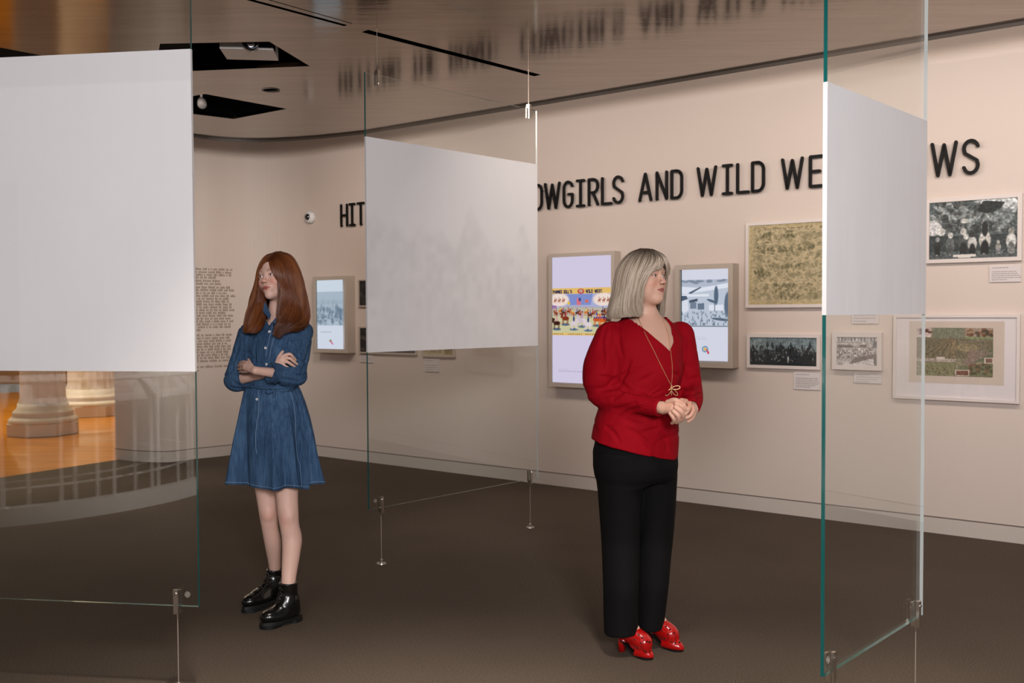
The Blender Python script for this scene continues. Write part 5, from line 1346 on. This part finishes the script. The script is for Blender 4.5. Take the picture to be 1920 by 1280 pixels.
for x, y in [(515.5, 598.5), (505.3, 621.5), (497.8, 652), (500, 683)]:
    p = on_dress(x, y, .001); b = MB().lathe(p, [(.0062, 0), (.0062, .002), (.0045, .0028), (.0038, .0020), (.001, .0020)], 16, (0.05, -1, .1)); b.build('button', M['pearl'], dress, smooth=True)
p = None
sk_pt = lambda px, py, dy: T(px, py, dy)
belt = [T(x, y, d) for x, y, d in [(459, 724, -.02), (470, 725, -.072), (490, 727, -.094), (505, 727.5, -.097), (525, 727, -.092), (545, 725, -.066), (559, 722, -.01)]]
MB().tube(resample(np.array(belt), 40), .0052, 8).build('tie_belt', M['denim'], dress, smooth=True)
bw = [T(x, y, d) for x, y, d in [(503, 727, -.104), (497, 733, -.112), (505, 737, -.115), (512, 731, -.112), (506, 727, -.105), (513, 732, -.112), (514, 744, -.116)]]
MB().tube(resample(np.array(bw), 40), .0026, 6).build('tie_bow', M['denim'], dress, smooth=True)
# placket seam and stitched side seam running down the skirt, lying on its surface
def skirt_line(a_deg, t0, t1, n=40, wob=0.0):
    out_ = []
    for t in np.linspace(t0, t1, n):
        R_ = skirt_ring(t); k = int((a_deg + wob * math.sin(t * 9)) / 360 * NS) % NS; c = R_.mean(0); o_ = R_[k] - c; o_[2] = 0; out_.append(R_[k] + nz3(o_) * .0006)
    return out_
MB().tube(skirt_line(250, .03, .66, wob=3), .0011, 4).build('skirt_placket_stitching', M['thread'], skirt)
MB().tube(skirt_line(318, .05, .98, wob=2), .0009, 4).build('side_seam', M['thread'], skirt)
b0 = skirt_line(248.5, .115, .13, 2)[0]; MB().lathe(b0, [(.0062, 0), (.0062, .002), (.0045, .0028), (.0038, .0020), (.001, .0020)], 16, (-.2, -1, .1)).build('button', M['pearl'], skirt)

# boots
def outline(hl, to, wdt, n=40):
    a = nz3(np.append(to - hl, 0)); q = np.array([-a[1], a[0], 0]); L = np.linalg.norm(to - hl); h3 = np.append(hl, 0); res_ = []
    for k in range(n):
        f = 2 * math.pi * k / n; x = (1 - math.cos(f)) / 2; s_ = math.sin(f); w = wdt * (.72 + .28 * math.sin(min(1, x / .7) * math.pi / 2 * 1.0) ) * (abs(s_) ** .62) * (1 if x < .72 else 1 - .35 * ((x - .72) / .28) ** 2)
        res_.append(h3 + a * L * x + q * w * (1 if s_ > 0 else -1))
    return res_
def extrude(mb, ring_, z0, z1, s0=1.0, s1=1.0):
    c = np.mean(ring_, 0); lo = [c + (p - c) * s0 + UP * z0 for p in ring_]; hi = [c + (p - c) * s1 + UP * z1 for p in ring_]; n = len(ring_)
    mb.add(lo + hi, [tuple(range(n - 1, -1, -1)), tuple(range(n, 2 * n))] + [(i, (i + 1) % n, (i + 1) % n + n, i + n) for i in range(n)])
def boot(hl, to, top, label, loose):
    a = nz3(np.append(to - hl, 0)); q = np.array([-a[1], a[0], 0]); h3, t3 = np.append(hl, 0), np.append(to, 0); L = np.linalg.norm(to - hl); R_ = np.stack([a, q, UP])
    m = Model(); sh = h3 + a * .058
    m.add(Cap(sh + UP * .085, top + UP * .05, .041, .0395), .01); m.add(Cap(h3 + a * .046 + UP * .052, h3 + a * .050 + UP * .095, .041, .040), .02)
    m.add(Cap(h3 + a * .075 + UP * .090, t3 - a * .095 + UP * .056, .039, .037), .025); m.add(Ell(t3 - a * .068 + UP * .046, (.066, .046, .038), R_), .02); m.add(Ell(t3 - a * .105 + UP * .044, (.06, .047, .036), R_), .02)
    m.cut(Below(top, -UP, (top - .1, top + .1)), .0); m.ops[-1] = ('-', Slab(top, UP, .12), .002)
    m.cut(Cap(top - UP * .03, top + UP * .05, .034, .035), .002)
    m.cut(Slab(h3 + a * .1 + UP * .030, -UP, .25), .003); f = folds(8, 70, .0012); m.disp = f
    o = grow(m, .003, 'boot', M['blackleather'], girl)
    s_ = MB(); R1 = outline(hl - a[:2] * .006, to + a[:2] * .002, .0450, 72); extrude(s_, R1, .013, .029, 1.0, .985); extrude(s_, outline(hl - a[:2] * .006, hl + a[:2] * .070, .040, 40), 0, .015); extrude(s_, outline(hl + a[:2] * .098, to + a[:2] * .002, .046, 56), 0, .015)
    s_.build('sole', M['rubber'], o)
    lc = MB(); pts_ = []
    fr = [(top + a * .040 - UP * (.012 + .022 * k)) for k in range(4)] + [h3 + a * (.118 + .020 * k) + UP * (.118 - .016 * k) for k in range(3)]
    for k, p in enumerate(fr):
        d = -nz3(a * 1.0 + UP * -.2); PP = march(m, [p + q * .013 * sg + a * .05 for sg in (-1, 1)], [-d, -d])
        for st_ in PP:
            pts_.append(st_); MB().lathe(st_ - nz3(d) * .0, [(.0042, 0), (.0042, .002), (.002, .003)], 10, -d).build('eyelet', plain_steel2, o)
    for k in range(0, len(pts_) - 2, 2):
        lc.tube([pts_[k] + a * .002, (pts_[k] + pts_[k + 3]) / 2 + a * .006 + UP * .002, pts_[k + 3] + a * .002], .0019, 5); lc.tube([pts_[k + 1] + a * .002, (pts_[k + 1] + pts_[k + 2]) / 2 + a * .006 + UP * .002, pts_[k + 2] + a * .002], .0019, 5)
    lc.build('laces', M['rubber'], o, smooth=True)
    if loose:
        P = resample(np.array([pts_[0] + a * .004] + [at_depth(*z) for z in loose]), 24); MB().tube(P, .0019, 5).build('loose_lace', M['rubber'], o, smooth=True)
    return o
plain_steel2 = plain('dark_eyelet', (.35, .35, .35, 1), .2, metal=1.0)
boot(*ftL, ankle_at(ftL, zAL - .004), '', [(503, 1082, 4.40), (495, 1103, 4.36), (484, 1117, 4.36), (475, 1126, 4.37)])
boot(*ftR, ankle_at(ftR, zAR - .004), '', None)

# hair
g = lambda L: [T(*p) for p in L]
GH = [g([(506, 483.2, -.056), (496, 491, -.045), (488.5, 510, -.018), (486, 535, -.006), (489, 562, -.012), (490, 590, -.050), (485, 613, -.095), (473, 629, -.122)]),
      g([(506, 482.2, -.060), (494, 489, -.055), (485, 506, -.040), (481, 531, -.030), (485, 560, -.035), (484, 590, -.065), (479, 613, -.105), (466, 629, -.125)]),
      g([(511, 475.2, -.03), (494, 484, -.04), (482, 508, -.05), (478, 540, -.045), (471, 568, -.045), (466, 592, -.065), (460, 612, -.09), (459, 628, -.11)]),
      g([(517, 472.2, .0), (496, 480, .0), (482, 506, -.005), (475, 540, -.005), (468, 568, -.01), (463, 592, -.03), (457, 612, -.055), (461, 627, -.08)]),
      g([(520, 471.7, .03), (503, 481, .07), (490, 508, .085), (484, 545, .08), (478, 575, .06), (472, 598, .03), (468, 612, .0), (472, 622, -.03)]),
      g([(522, 471.2, .045), (518, 481, .10), (512, 512, .125), (508, 548, .12), (505, 580, .115), (500, 602, .10), (496, 617, .09), (492, 628, .085)]),
      g([(524, 471.2, .045), (536, 480, .09), (546, 512, .120), (550, 548, .12), (553, 580, .115), (552, 604, .11), (549, 618, .11), (546, 632, .105)]),
      g([(524, 471.2, .03), (548, 481, .045), (564, 512, .055), (571, 548, .06), (577, 578, .06), (579, 602, .065), (574, 615, .06), (566, 627, .05)]),
      g([(521, 471.7, .005), (546, 481, .0), (563.5, 512, -.005), (571, 548, -.005), (577, 578, -.01), (577.5, 598, -.025), (568, 612, -.055), (553, 620, -.085)]),
      g([(515, 473.7, -.02), (538, 484, -.04), (553, 514, -.050), (561, 550, -.05), (567, 580, -.055), (563, 602, -.08), (549, 618, -.105), (530, 628, -.125)]),
      g([(510, 477.7, -.042), (526, 490, -.070), (538, 518, -.080), (545, 550, -.075), (549, 580, -.085), (543, 604, -.11), (530, 622, -.130), (515, 633, -.140)]),
      g([(506.5, 482.2, -.062), (509, 496, -.088), (516, 514, -.094), (522.5, 534, -.085), (526, 560, -.082), (523, 592, -.105), (515, 614, -.135), (508, 633, -.145)])]
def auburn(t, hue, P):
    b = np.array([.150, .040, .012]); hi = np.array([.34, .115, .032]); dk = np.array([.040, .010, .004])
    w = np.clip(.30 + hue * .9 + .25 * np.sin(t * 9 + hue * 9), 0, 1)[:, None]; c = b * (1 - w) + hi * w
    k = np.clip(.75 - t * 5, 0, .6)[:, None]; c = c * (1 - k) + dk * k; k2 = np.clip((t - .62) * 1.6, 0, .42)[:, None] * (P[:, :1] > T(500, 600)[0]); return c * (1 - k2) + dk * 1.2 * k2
M['redbase'] = plain('auburn_hair_base', (.115, .032, .011, 1), .55, spec=.25, noise=.5, nscale=60)
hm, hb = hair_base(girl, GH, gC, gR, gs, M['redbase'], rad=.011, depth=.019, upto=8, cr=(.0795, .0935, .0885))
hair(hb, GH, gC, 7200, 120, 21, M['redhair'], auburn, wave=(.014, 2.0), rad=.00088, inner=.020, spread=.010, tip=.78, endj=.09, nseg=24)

# ------------------------------------------------------------------ THE WOMAN
WD_ = 3.90
def Q_(px, py, dy=0.0): return at_depth(px, py, WD_ + dy)
def qrow(py, xl, xr, ry, dy=0.0):
    a, b = Q_(xl, py, dy), Q_(xr, py, dy); return (float((a[2] + b[2]) / 2), float((a[0] + b[0]) / 2), WD_ + dy, float((b[0] - a[0]) / 2), ry)
woman = thing('person', 'woman with a grey blonde bob in a dark red blouse and black trousers, hands clasped', 'person', (Q_(1195, 900)[0], WD_, 0))
wC = Q_(1209, 519, .0); wR = rotm(math.radians(44), math.radians(3), 0.0); ws = .955
wneck = Q_(1208, 604, .02)
wb = Model()
add_head(wb, wC, wR, ws, wneck, .054, old=1.0, smile=-.2)
wb.add(Loft([qrow(586, 1200, 1226, .030, .02), qrow(591, 1186, 1238, .052, .02), qrow(596, 1172, 1246, .070, .02), qrow(612, 1152, 1272, .088, .015), qrow(640, 1142, 1284, .112), qrow(690, 1146, 1278, .128), qrow(760, 1138, 1262, .130), qrow(820, 1130, 1252, .13), qrow(850, 1134, 1252, .125)], yaw=math.radians(22)), .03)
A1, B1, D1 = Q_(1147, 634, -.02), Q_(1134, 732, -.03), Q_(1243, 765, -.235)
A2, B2, D2 = Q_(1276, 628, .06), Q_(1290, 732, .03), Q_(1298, 768, -.150)
wb.chain([A1, B1, D1], [.045, .028, .0245], .02); wb.chain([A2, B2, D2], [.038, .026, .0245], .02)
# right hand (left in the photo) folded over the fingers of the other hand
wb.add(Cap(Q_(1244, 764, -.238), Q_(1264, 766, -.270), .0235, .0265, (nz3([.35, -.75, .55]), .62)), .010)
WF = [([(1268, 757, -.290), (1279, 762, -.298), (1285, 773, -.282), (1281, 783, -.262)], .0098), ([(1267, 764, -.295), (1277, 772, -.300), (1281, 782, -.284), (1276, 789, -.266)], .0098),
      ([(1263, 771, -.292), (1271, 779, -.296), (1272, 788, -.280), (1268, 792, -.264)], .0095), ([(1257, 775, -.282), (1263, 784, -.286), (1263, 790, -.272), (1260, 793, -.260)], .0085)]
for pts_, r in WF: wb.chain([Q_(*p) for p in pts_], [r, r * .98, r * .88, r * .75], .003)
wb.chain([Q_(1252, 754, -.250), Q_(1266, 750, -.272), Q_(1277, 755, -.275)], [.0110, .0105, .0085], .005)
# left hand (right in the photo)
wb.add(Cap(Q_(1297, 766, -.160), Q_(1290, 760, -.215), .023, .025, (nz3([.7, -.2, .6]), .65)), .010)
WF2 = [([(1286, 752, -.235), (1281, 757, -.268), (1285, 765, -.285), (1291, 768, -.282)], .0098), ([(1293, 756, -.228), (1292, 764, -.262), (1287, 773, -.285), (1281, 777, -.285)], .0098),
       ([(1298, 762, -.218), (1299, 770, -.245), (1294, 779, -.272), (1287, 783, -.278)], .0095), ([(1300, 768, -.205), (1301, 776, -.228), (1297, 785, -.250), (1290, 790, -.262)], .0085)]
for pts_, r in WF2: wb.chain([Q_(*p) for p in pts_], [r, r * .98, r * .88, r * .75], .003)
wb.chain([Q_(1283, 752, -.215), Q_(1277, 751, -.245), Q_(1272, 757, -.262)], [.0110, .0100, .0085], .004)
fN = (floor_pt(1158, 1218), floor_pt(1222, 1236)); fF = (floor_pt(1209, 1202), floor_pt(1279, 1221))
for f, x0, x1, dy in ((fN, 1160, 1166, -.01), (fF, 1232, 1222, .08)):
    a = nz3(np.append(f[1] - f[0], 0)); ank = np.append(f[0] + a[:2] * .050, 0) + UP * .115; top_ = Q_(x0, 880, dy); kn = Q_(x1, 1010, dy)
    wb.chain([top_, kn, ank + UP * .05, ank], [.085, .060, .036, .034], .02)
    wb.chain([ank, np.append(f[0], 0) + a * .015 + UP * .085], [.034, .030], .015)
    wb.chain([ank, np.append(f[0], 0) + a * .12 + UP * .055, np.append(f[1], 0) - a * .06 + UP * .028], [.034, .028, .018], .015)
whl, whh = wC - np.array([.125, .15, .27]), wC + np.array([.125, .15, .14]); whl[2] = Q_(1248, 672)[2]
ha, hb2 = Q_(1238, 800, -.33), Q_(1306, 742, -.14)
V, F = multires(wb, [(whl, whh, .0018), (np.minimum(ha, hb2), np.maximum(ha, hb2), .0020)], .0048)
wbo = mk('body', V, F, M['skin'], woman, smooth=True)
WSK = (.70, .425, .315)
cols = skin_colors(V, wC, wR, ws, WSK, (.42, .13, .11), (.36, .22, .15), blush=.11, browth=.0022, lash=True)
for c in (Q_(1260, 768, -.27), Q_(1292, 765, -.24)):
    dd = np.exp(-(((V - c) ** 2).sum(1)) / .003); cols[:, 1] *= 1 - .10 * dd; cols[:, 2] *= 1 - .12 * dd
mole = Q_(1207, 574, -.05); dd = np.exp(-(((V[:, [0, 2]] - mole[[0, 2]]) ** 2).sum(1)) / .0000035)[:, None]; cols = cols * (1 - .6 * dd)
set_vcol(wbo, cols)
eyes(wbo, wC, wR, ws, wR[1] * 1.0 + np.array([.16, 0, .06]), (.010, .015, .026))
rg = MB(); rc = Q_(1291, 782, -.268); rg.tube([rc + .0105 * np.array([math.cos(a) * .5, math.sin(a), math.cos(a) * .8]) for a in np.linspace(0, 6.283, 17)], .0012, 5, cap=False); rg.build('ring', M['gold'], wbo)

# blouse
bl_ = Model()
e1, e2 = nz3(D1 - Q_(1190, 752, -.14)), nz3(D2 - B2)
cf1 = Q_(1243, 765, -.232) - e1 * .012; cf2 = D2 - e2 * .020
bl_.chain([A1, Q_(1127, 690, -.035), Q_(1134, 736, -.045), Q_(1185, 753, -.135), cf1 + e1 * .004], [.070, .076, .070, .050, .034], .01)
bl_.chain([A2, Q_(1287, 690, .05), Q_(1292, 735, .02), cf2 + e2 * .004], [.058, .056, .054, .034], .01)
bl_.cut(Slab(cf1, e1, .055), .002); bl_.cut(Slab(cf2, e2, .055), .002)
bl_.cut(Cap(cf1 - e1 * .02, cf1 + e1 * .02, .0275, .0275), .002); bl_.cut(Cap(cf2 - e2 * .02, cf2 + e2 * .02, .0275, .0275), .002)
bl_.add(Loft([qrow(594, 1170, 1247, .076, .02), qrow(603, 1156, 1262, .088, .015), qrow(614, 1144, 1277, .102, .01), qrow(640, 1134, 1290, .124), qrow(690, 1138, 1284, .142), qrow(740, 1128, 1277, .150), qrow(785, 1112, 1275, .155), qrow(830, 1104, 1275, .160), qrow(875, 1100, 1275, .163)], yaw=math.radians(22)), .022)
bl_.add(Ell(Q_(1222, 700, -.075), (.105, .075, .075)), .05)
hemL, hemR = Q_(1101, 820, .0), Q_(1274, 862, 0); hv = hemR - hemL; hn = nz3(np.array([hv[2], 0, -hv[0]])); hn = hn if hn[2] < 0 else -hn
bl_.cut(Slab((hemL + hemR) / 2, hn, .6), .004)
bl_.cut(Prism([(Q_(x, y)[0], Q_(x, y)[2]) for x, y in [(1150, 540), (1166, 590), (1185, 603), (1207, 620), (1249, 657), (1258, 640), (1257, 615), (1246, 590), (1246, 540)]], WD_ - .4, WD_ + .035), .003)
g1 = folds(31, 34, .0042, (1, 1, 1.1), 5); g2 = folds(32, 30, .0060, (.8, .8, 1.5), 5, crease=.22)
zl0 = Q_(0, 690)[2]; q1_, q2_ = Q_(1150, 735, -.06), Q_(1292, 725, .0)
def bdisp(P):
    z = P[:, 2]; el = np.exp(-((P - q1_) ** 2).sum(1) / .018) + np.exp(-((P - q2_) ** 2).sum(1) / .010)
    low = np.clip((zl0 - z) / .15, 0, 1) * .40
    sh = np.exp(-np.maximum(0, np.abs((P - cf1) @ e1 + .045) - .035) / .006) * (((P - cf1) ** 2).sum(1) < .012)
    X = nz3(np.cross(e1, UP)); Y = np.cross(e1, X); ang = np.arctan2((P - cf1) @ X, (P - cf1) @ Y)
    return g1(P) * (.25 + .8 * el + low) + g2(P) * (.12 + .95 * el + .35 * (low > 0)) + sh * .0012 * np.sin(ang * 22)
creases(bl_, [[1.5, (1156, 712), (1167, 721), (1179, 729), (1194, 734)], [1.3, (1180, 676), (1170, 700), (1164, 716)], [(1122, 706), (1140, 707), (1160, 717)], [(1120, 730), (1142, 727), (1162, 720)],
    [(1130, 750), (1150, 742), (1172, 730)], [(1150, 768), (1168, 766), (1188, 755), (1200, 748)], [(1170, 775), (1186, 769), (1202, 763)],
    [(1166, 784), (1186, 792), (1206, 797)], [(1176, 804), (1194, 812), (1212, 828), (1222, 840)], [(1207, 810), (1220, 808), (1236, 803)], [(1136, 800), (1150, 812), (1160, 828)], [(1240, 812), (1250, 826), (1254, 842)],
    [.7, (1146, 606), (1143, 630), (1141, 655)], [.7, (1158, 606), (1160, 640), (1166, 668)], [.6, (1134, 612), (1126, 640), (1122, 668)], [(1198, 716), (1212, 710), (1228, 700)], [.8, (1250, 690), (1262, 700), (1276, 703)],
    [1.2, (1282, 690), (1287, 715), (1296, 728)], [(1288, 712), (1300, 712), (1311, 708)], [(1287, 735), (1300, 737), (1312, 732)], [(1290, 748), (1302, 752), (1312, 748)], [.8, (1283, 640), (1284, 665), (1282, 690)]], r=.011, depth=.0065)
bl_.disp = bdisp
for (a, b, r) in [((1158, 655, -.13), (1168, 716, -.17), .010), ((1168, 716, -.155), (1190, 735, -.20), .010), ((1166, 717, -.17), (1136, 704, -.125), .008), ((1162, 724, -.17), (1130, 728, -.125), .008), ((1176, 732, -.20), (1150, 748, -.14), .007), ((1128, 640, -.09), (1134, 690, -.11), .006)]:
    bl_.cut(Cap(Q_(*a), Q_(*b), r, r * .6), .012)
blouse = grow(bl_, .0036, 'blouse', M['redcloth'], woman)
hm_ = MB()
def edge_tube(mb, model, pts, n, r, lift=0.0, wave=0.0, wn=20, flat=None):
    P = resample(np.array([(x, y, 0.) for x, y in pts]), n)
    return surf_many(model, [(p[0], p[1] + wave * math.sin(k * wn / n * 6.283)) for k, p in enumerate(P)], lift=lift)
both = Model(); both.ops = bl_.ops + []; 
nl = edge_tube(None, bl_, [(1163, 588), (1176, 596), (1190, 606), (1201, 614), (1210, 622)], 46, .003, 0, 1.1, 7)
MB().tube(nl, .0036, 6).build('neck_ruffle', M['redcloth'], blouse, smooth=True)
nl = edge_tube(None, bl_, [(1251, 597), (1258, 606), (1261, 620), (1261, 633)], 30, .003, 0, 1.0, 5)
MB().tube(nl, .0034, 6).build('neck_ruffle', M['redcloth'], blouse, smooth=True)

# trousers
tr = Model()
tr.add(Loft([qrow(800, 1118, 1262, .148), qrow(840, 1114, 1268, .150), qrow(872, 1116, 1270, .148), qrow(890, 1122, 1266, .135), qrow(902, 1134, 1256, .11)], yaw=math.radians(10)), .02)
bN, bF = np.append(fN[0] + (fN[1] - fN[0]) / np.linalg.norm(fN[1] - fN[0]) * .052, 0), np.append(fF[0] + (fF[1] - fF[0]) / np.linalg.norm(fF[1] - fF[0]) * .052, 0)
dN, dF = bN[1] - WD_, bF[1] - WD_
tr.add(Loft([qrow(850, 1122, 1206, .130, -.01), qrow(885, 1118, 1207, .124, -.01), qrow(950, 1123, 1204, .108, -.012), qrow(1010, 1128, 1200, .098, -.015), qrow(1100, 1133, 1197, .090, dN), qrow(1183, 1134, 1196, .088, dN)]), .05)
tr.add(Loft([qrow(850, 1190, 1266, .125, .05), qrow(885, 1188, 1270, .120, .06), qrow(950, 1192, 1267, .105, .065), qrow(1010, 1194, 1262, .095, .07), qrow(1090, 1195, 1255, .085, dF), qrow(1171, 1194, 1246, .080, dF)]), .015)
g3 = folds(41, 30, .0035, (1, 1, .35)); tr.disp = g3
trou = grow(tr, .0042, 'trousers', M['blackcloth'], woman)

# red heeled mules
def mule(f, label):
    hl, to = f; a = nz3(np.append(to - hl, 0)); q = np.array([-a[1], a[0], 0]); h3, t3 = np.append(hl, 0), np.append(to, 0); R_ = np.stack([a, q, UP]); L = np.linalg.norm(to - hl)
    m = Model()
    m.add(Sweep([h3 + a * .040 + UP * .085, h3 + a * .085 + UP * .078, h3 + a * .13 + UP * .058, t3 - a * .075 + UP * .031, t3 - a * .030 + UP * .017, t3 - a * .004 + UP * .011], [.035, .038, .035, .029, .018, .009], 24), .01)
    m.add(Ell(t3 - a * .080 + UP * .024, (.066, .035, .022), R_), .02)
    m.add(Ell(t3 - a * .040 + UP * .018, (.040, .022, .016), R_), .02)
    m.cut(Slab(h3 + a * .05 + UP * .112, nz3(UP - a * .42), .2), .003)
    m.cut(Sweep([h3 + a * .02 + UP * .13, h3 + a * .05 + UP * .115, h3 + a * .075 + UP * .095], [.034, .034, .030]), .002)
    m.cut(Slab(t3 - a * .05 + UP * .007, -UP, .12), .002); m.cut(Slab(h3 + a * .06 + UP * .050, -nz3(UP + a * .40), .06), .004)
    o = grow(m, .0026, 'mule', M['redleather'], woman)
    sl = MB(); P1 = outline(hl + a[:2] * .095, to + a[:2] * .004, .031, 48); extrude(sl, P1, 0, .0075, .97, 1.0)
    ring_ = lambda x, z, w: [h3 + a * x + q * w + UP * z, h3 + a * x - q * w + UP * z]
    A_ = ring_(.115, .004, .030) ; B_ = ring_(.03, .052, .026); sl.hexa([A_[0], A_[1], B_[1], B_[0], A_[0] + UP * .007, A_[1] + UP * .007, B_[1] + UP * .006, B_[0] + UP * .006]); sl.build('sole', M['rubber'], o)
    he = MB(); he.tube([h3 + a * .036 + UP * .062, h3 + a * .022 + UP * .03, h3 + a * .020 + UP * .0], [.026, .017, .014], 20); he.build('heel', M['redleather'], o, smooth=True)
    # dark cut-outs and pale edging in the leather
    cuts = MB(); ed_ = MB()
    side = 1 if q[1] < 0 else -1
    def hits(L_):
        D = [nz3(q * side + UP * up) for x, up in L_]; return march(m, [h3 + a * x + UP * .035 + d * .10 for (x, up), d in zip(L_, D)], D), D
    DOT = [(.105, .25, .0042), (.118, .32, .0042), (.150, .15, .0038), (.162, .02, .0042), (.172, .22, .0038), (.120, 2.6, .0048), (.137, 2.4, .0048), (.155, 2.3, .0052), (.172, 1.9, .0052), (.110, 1.2, .0036), (.135, 1.0, .0036)]
    for p, d, (x, up, r) in zip(*hits([(x, u) for x, u, r in DOT]), DOT): cuts.lathe(p - d * .0018, [(r * .85, 0), (r * .85, .0022), (r * .5, .0025)], 10, d)
    cuts.build('cutouts', M['rubber'], o)
    for path in [[(.090, .30), (.100, .45), (.118, .50), (.135, .36), (.120, .16), (.100, .16), (.090, .30)], [(.135, .36), (.140, .8), (.132, 1.3)], [(.140, .10), (.148, .28), (.160, .12), (.176, .26), (.184, .05), (.172, -.10)], [(.192, .25), (.196, .8), (.204, 1.5), (.200, 3.0)]]:
        P = hits([(min(x, L - .022), u) for x, u, _ in resample(np.array([(x, u, 0.) for x, u in path]), 22)])[0]; ed_.tube(P, .0009, 4)
    ed_.build('leather_edging', plain_edge, o)
    return o
plain_edge = plain('dark_red_edging', (.09, .008, .006, 1), .4)
mule(fN, ''); mule(fF, '')

# necklace
allb = Model(); allb.ops = []
class Union2:
    def __init__(s, a, b): s.a, s.b = a, b
    def __call__(s, P): return np.minimum(s.a(P), s.b(P))
ub = Union2(wb, bl_)
for pts_ in ([(1197, 596), (1204, 612), (1213, 632), (1226, 657), (1236, 678), (1247, 700), (1254, 714), (1258.5, 722)], [(1241, 596), (1248, 612), (1254, 632), (1257, 655), (1260, 680), (1260.5, 702), (1259, 722)]):
    P = surf_many(ub, [(x, y) for x, y, _ in resample(np.array([(x, y, 0.) for x, y in pts_]), 26)], lift=.0024)
    nk = MB().tube(P, .0011, 5).build('necklace_chain', M['gold'], woman)
pc_ = surf(ub, 1259, 729, lift=.006)
mm = .0025; pd = MB()
def petal(ax_, len_, wid, up0=0.0):
    d = np.array([math.cos(ax_), -.0, math.sin(ax_)]); w = np.array([-math.sin(ax_), 0, math.cos(ax_)]); c = pc_ + UP * up0
    pd.tube([c + d * len_ * (1 - math.cos(t)) / 2 + w * wid * 1.5 * math.sin(t) * (.6 + .4 * (1 - math.cos(t)) / 2) for t in np.linspace(0, 6.283, 25)], .0016, 5, cap=False)
petal(math.radians(7), 14 * mm, 2.3 * mm, .003); petal(math.radians(173), 13 * mm, 2.3 * mm, .003); petal(math.radians(-47), 14 * mm, 2.2 * mm); petal(math.radians(-133), 14 * mm, 2.2 * mm)
pd.tube([pc_ + UP * .012, pc_ - UP * .026], [.0024, .0012], 6); pd.tube([pc_ + UP * .012, pc_ + UP * .016], .0035, 8)
pd.build('dragonfly_pendant', M['gold'], nk)
er = MB()

# hair
gq = lambda L: [Q_(*p) for p in L]
WH = [gq([(1222, 466.8, -.015), (1232, 477, -.070), (1236, 489, -.098), (1226, 500, -.112), (1215, 510, -.114), (1208, 520, -.110), (1204, 532, -.105), (1202, 545, -.100)]),
      gq([(1219, 465.8, -.012), (1224, 476, -.072), (1222, 492, -.102), (1210, 512, -.112), (1201, 535, -.106), (1197, 560, -.098), (1200, 580, -.090), (1207, 592, -.080)]),
      gq([(1213, 465.3, -.01), (1206, 475, -.070), (1197, 494, -.100), (1189, 517, -.112), (1184, 542, -.112), (1181, 566, -.108), (1184, 584, -.102), (1194, 596, -.095)]),
      gq([(1206, 465.3, .0), (1190, 475, -.048), (1176, 494, -.072), (1168, 518, -.085), (1164, 543, -.088), (1159, 568, -.088), (1158, 586, -.086), (1166, 600, -.080)]),
      gq([(1201, 465.8, .02), (1182, 474, -.010), (1163, 494, -.020), (1155, 518, -.025), (1151, 543, -.028), (1145, 568, -.028), (1140, 588, -.028), (1141, 603, -.028)]),
      gq([(1201, 466.3, .04), (1180, 475, .040), (1162, 496, .050), (1155, 518, .055), (1151, 543, .060), (1146, 568, .060), (1143, 588, .060), (1146, 602, .058)]),
      gq([(1205, 466.3, .05), (1195, 476, .090), (1184, 498, .120), (1179, 520, .130), (1177, 545, .130), (1175, 568, .130), (1177, 588, .120), (1184, 600, .110)]),
      gq([(1214, 466.8, .05), (1220, 477, .085), (1224, 498, .110), (1225, 520, .120), (1225, 545, .120), (1225, 568, .110), (1226, 588, .100), (1227, 600, .095)]),
      gq([(1222, 466.3, .02), (1240, 477, .030), (1250, 497, .035), (1252, 520, .050), (1249, 545, .062), (1247, 568, .068), (1246, 584, .070), (1243, 596, .070)])]
WH2 = [gq([(1224, 466.8, -.010), (1238, 474, -.055), (1246, 481, -.078), (1250, 488, -.082), (1252, 494, -.078), (1253, 499, -.070), (1254, 504, -.062), (1254, 509, -.055)]),
       gq([(1224, 466.8, .005), (1241, 475, -.030), (1250, 483, -.048), (1254, 491, -.050), (1256, 498, -.046), (1257, 505, -.040), (1256, 512, -.032), (1255, 520, -.025)])]
WH3 = [gq([(1221, 466.8, -.015), (1230, 475, -.068), (1234, 483, -.094), (1231, 490, -.104), (1227, 496, -.108), (1223, 501, -.110), (1219, 506, -.112), (1215, 511, -.112)]),
       gq([(1224, 466.8, -.012), (1236, 475, -.060), (1242, 482, -.084), (1243, 488, -.092), (1243, 493, -.094), (1242, 497, -.094), (1240, 500, -.094), (1238, 503, -.094)])]
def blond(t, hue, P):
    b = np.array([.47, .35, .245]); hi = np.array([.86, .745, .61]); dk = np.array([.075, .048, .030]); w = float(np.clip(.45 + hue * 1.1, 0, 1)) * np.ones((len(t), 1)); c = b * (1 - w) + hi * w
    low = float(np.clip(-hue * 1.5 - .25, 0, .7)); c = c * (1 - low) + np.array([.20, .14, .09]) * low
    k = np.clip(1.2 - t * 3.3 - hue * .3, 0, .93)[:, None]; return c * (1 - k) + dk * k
M['blondbase'] = plain('blonde_hair_base', (.10, .070, .048, 1), .6, spec=.2)
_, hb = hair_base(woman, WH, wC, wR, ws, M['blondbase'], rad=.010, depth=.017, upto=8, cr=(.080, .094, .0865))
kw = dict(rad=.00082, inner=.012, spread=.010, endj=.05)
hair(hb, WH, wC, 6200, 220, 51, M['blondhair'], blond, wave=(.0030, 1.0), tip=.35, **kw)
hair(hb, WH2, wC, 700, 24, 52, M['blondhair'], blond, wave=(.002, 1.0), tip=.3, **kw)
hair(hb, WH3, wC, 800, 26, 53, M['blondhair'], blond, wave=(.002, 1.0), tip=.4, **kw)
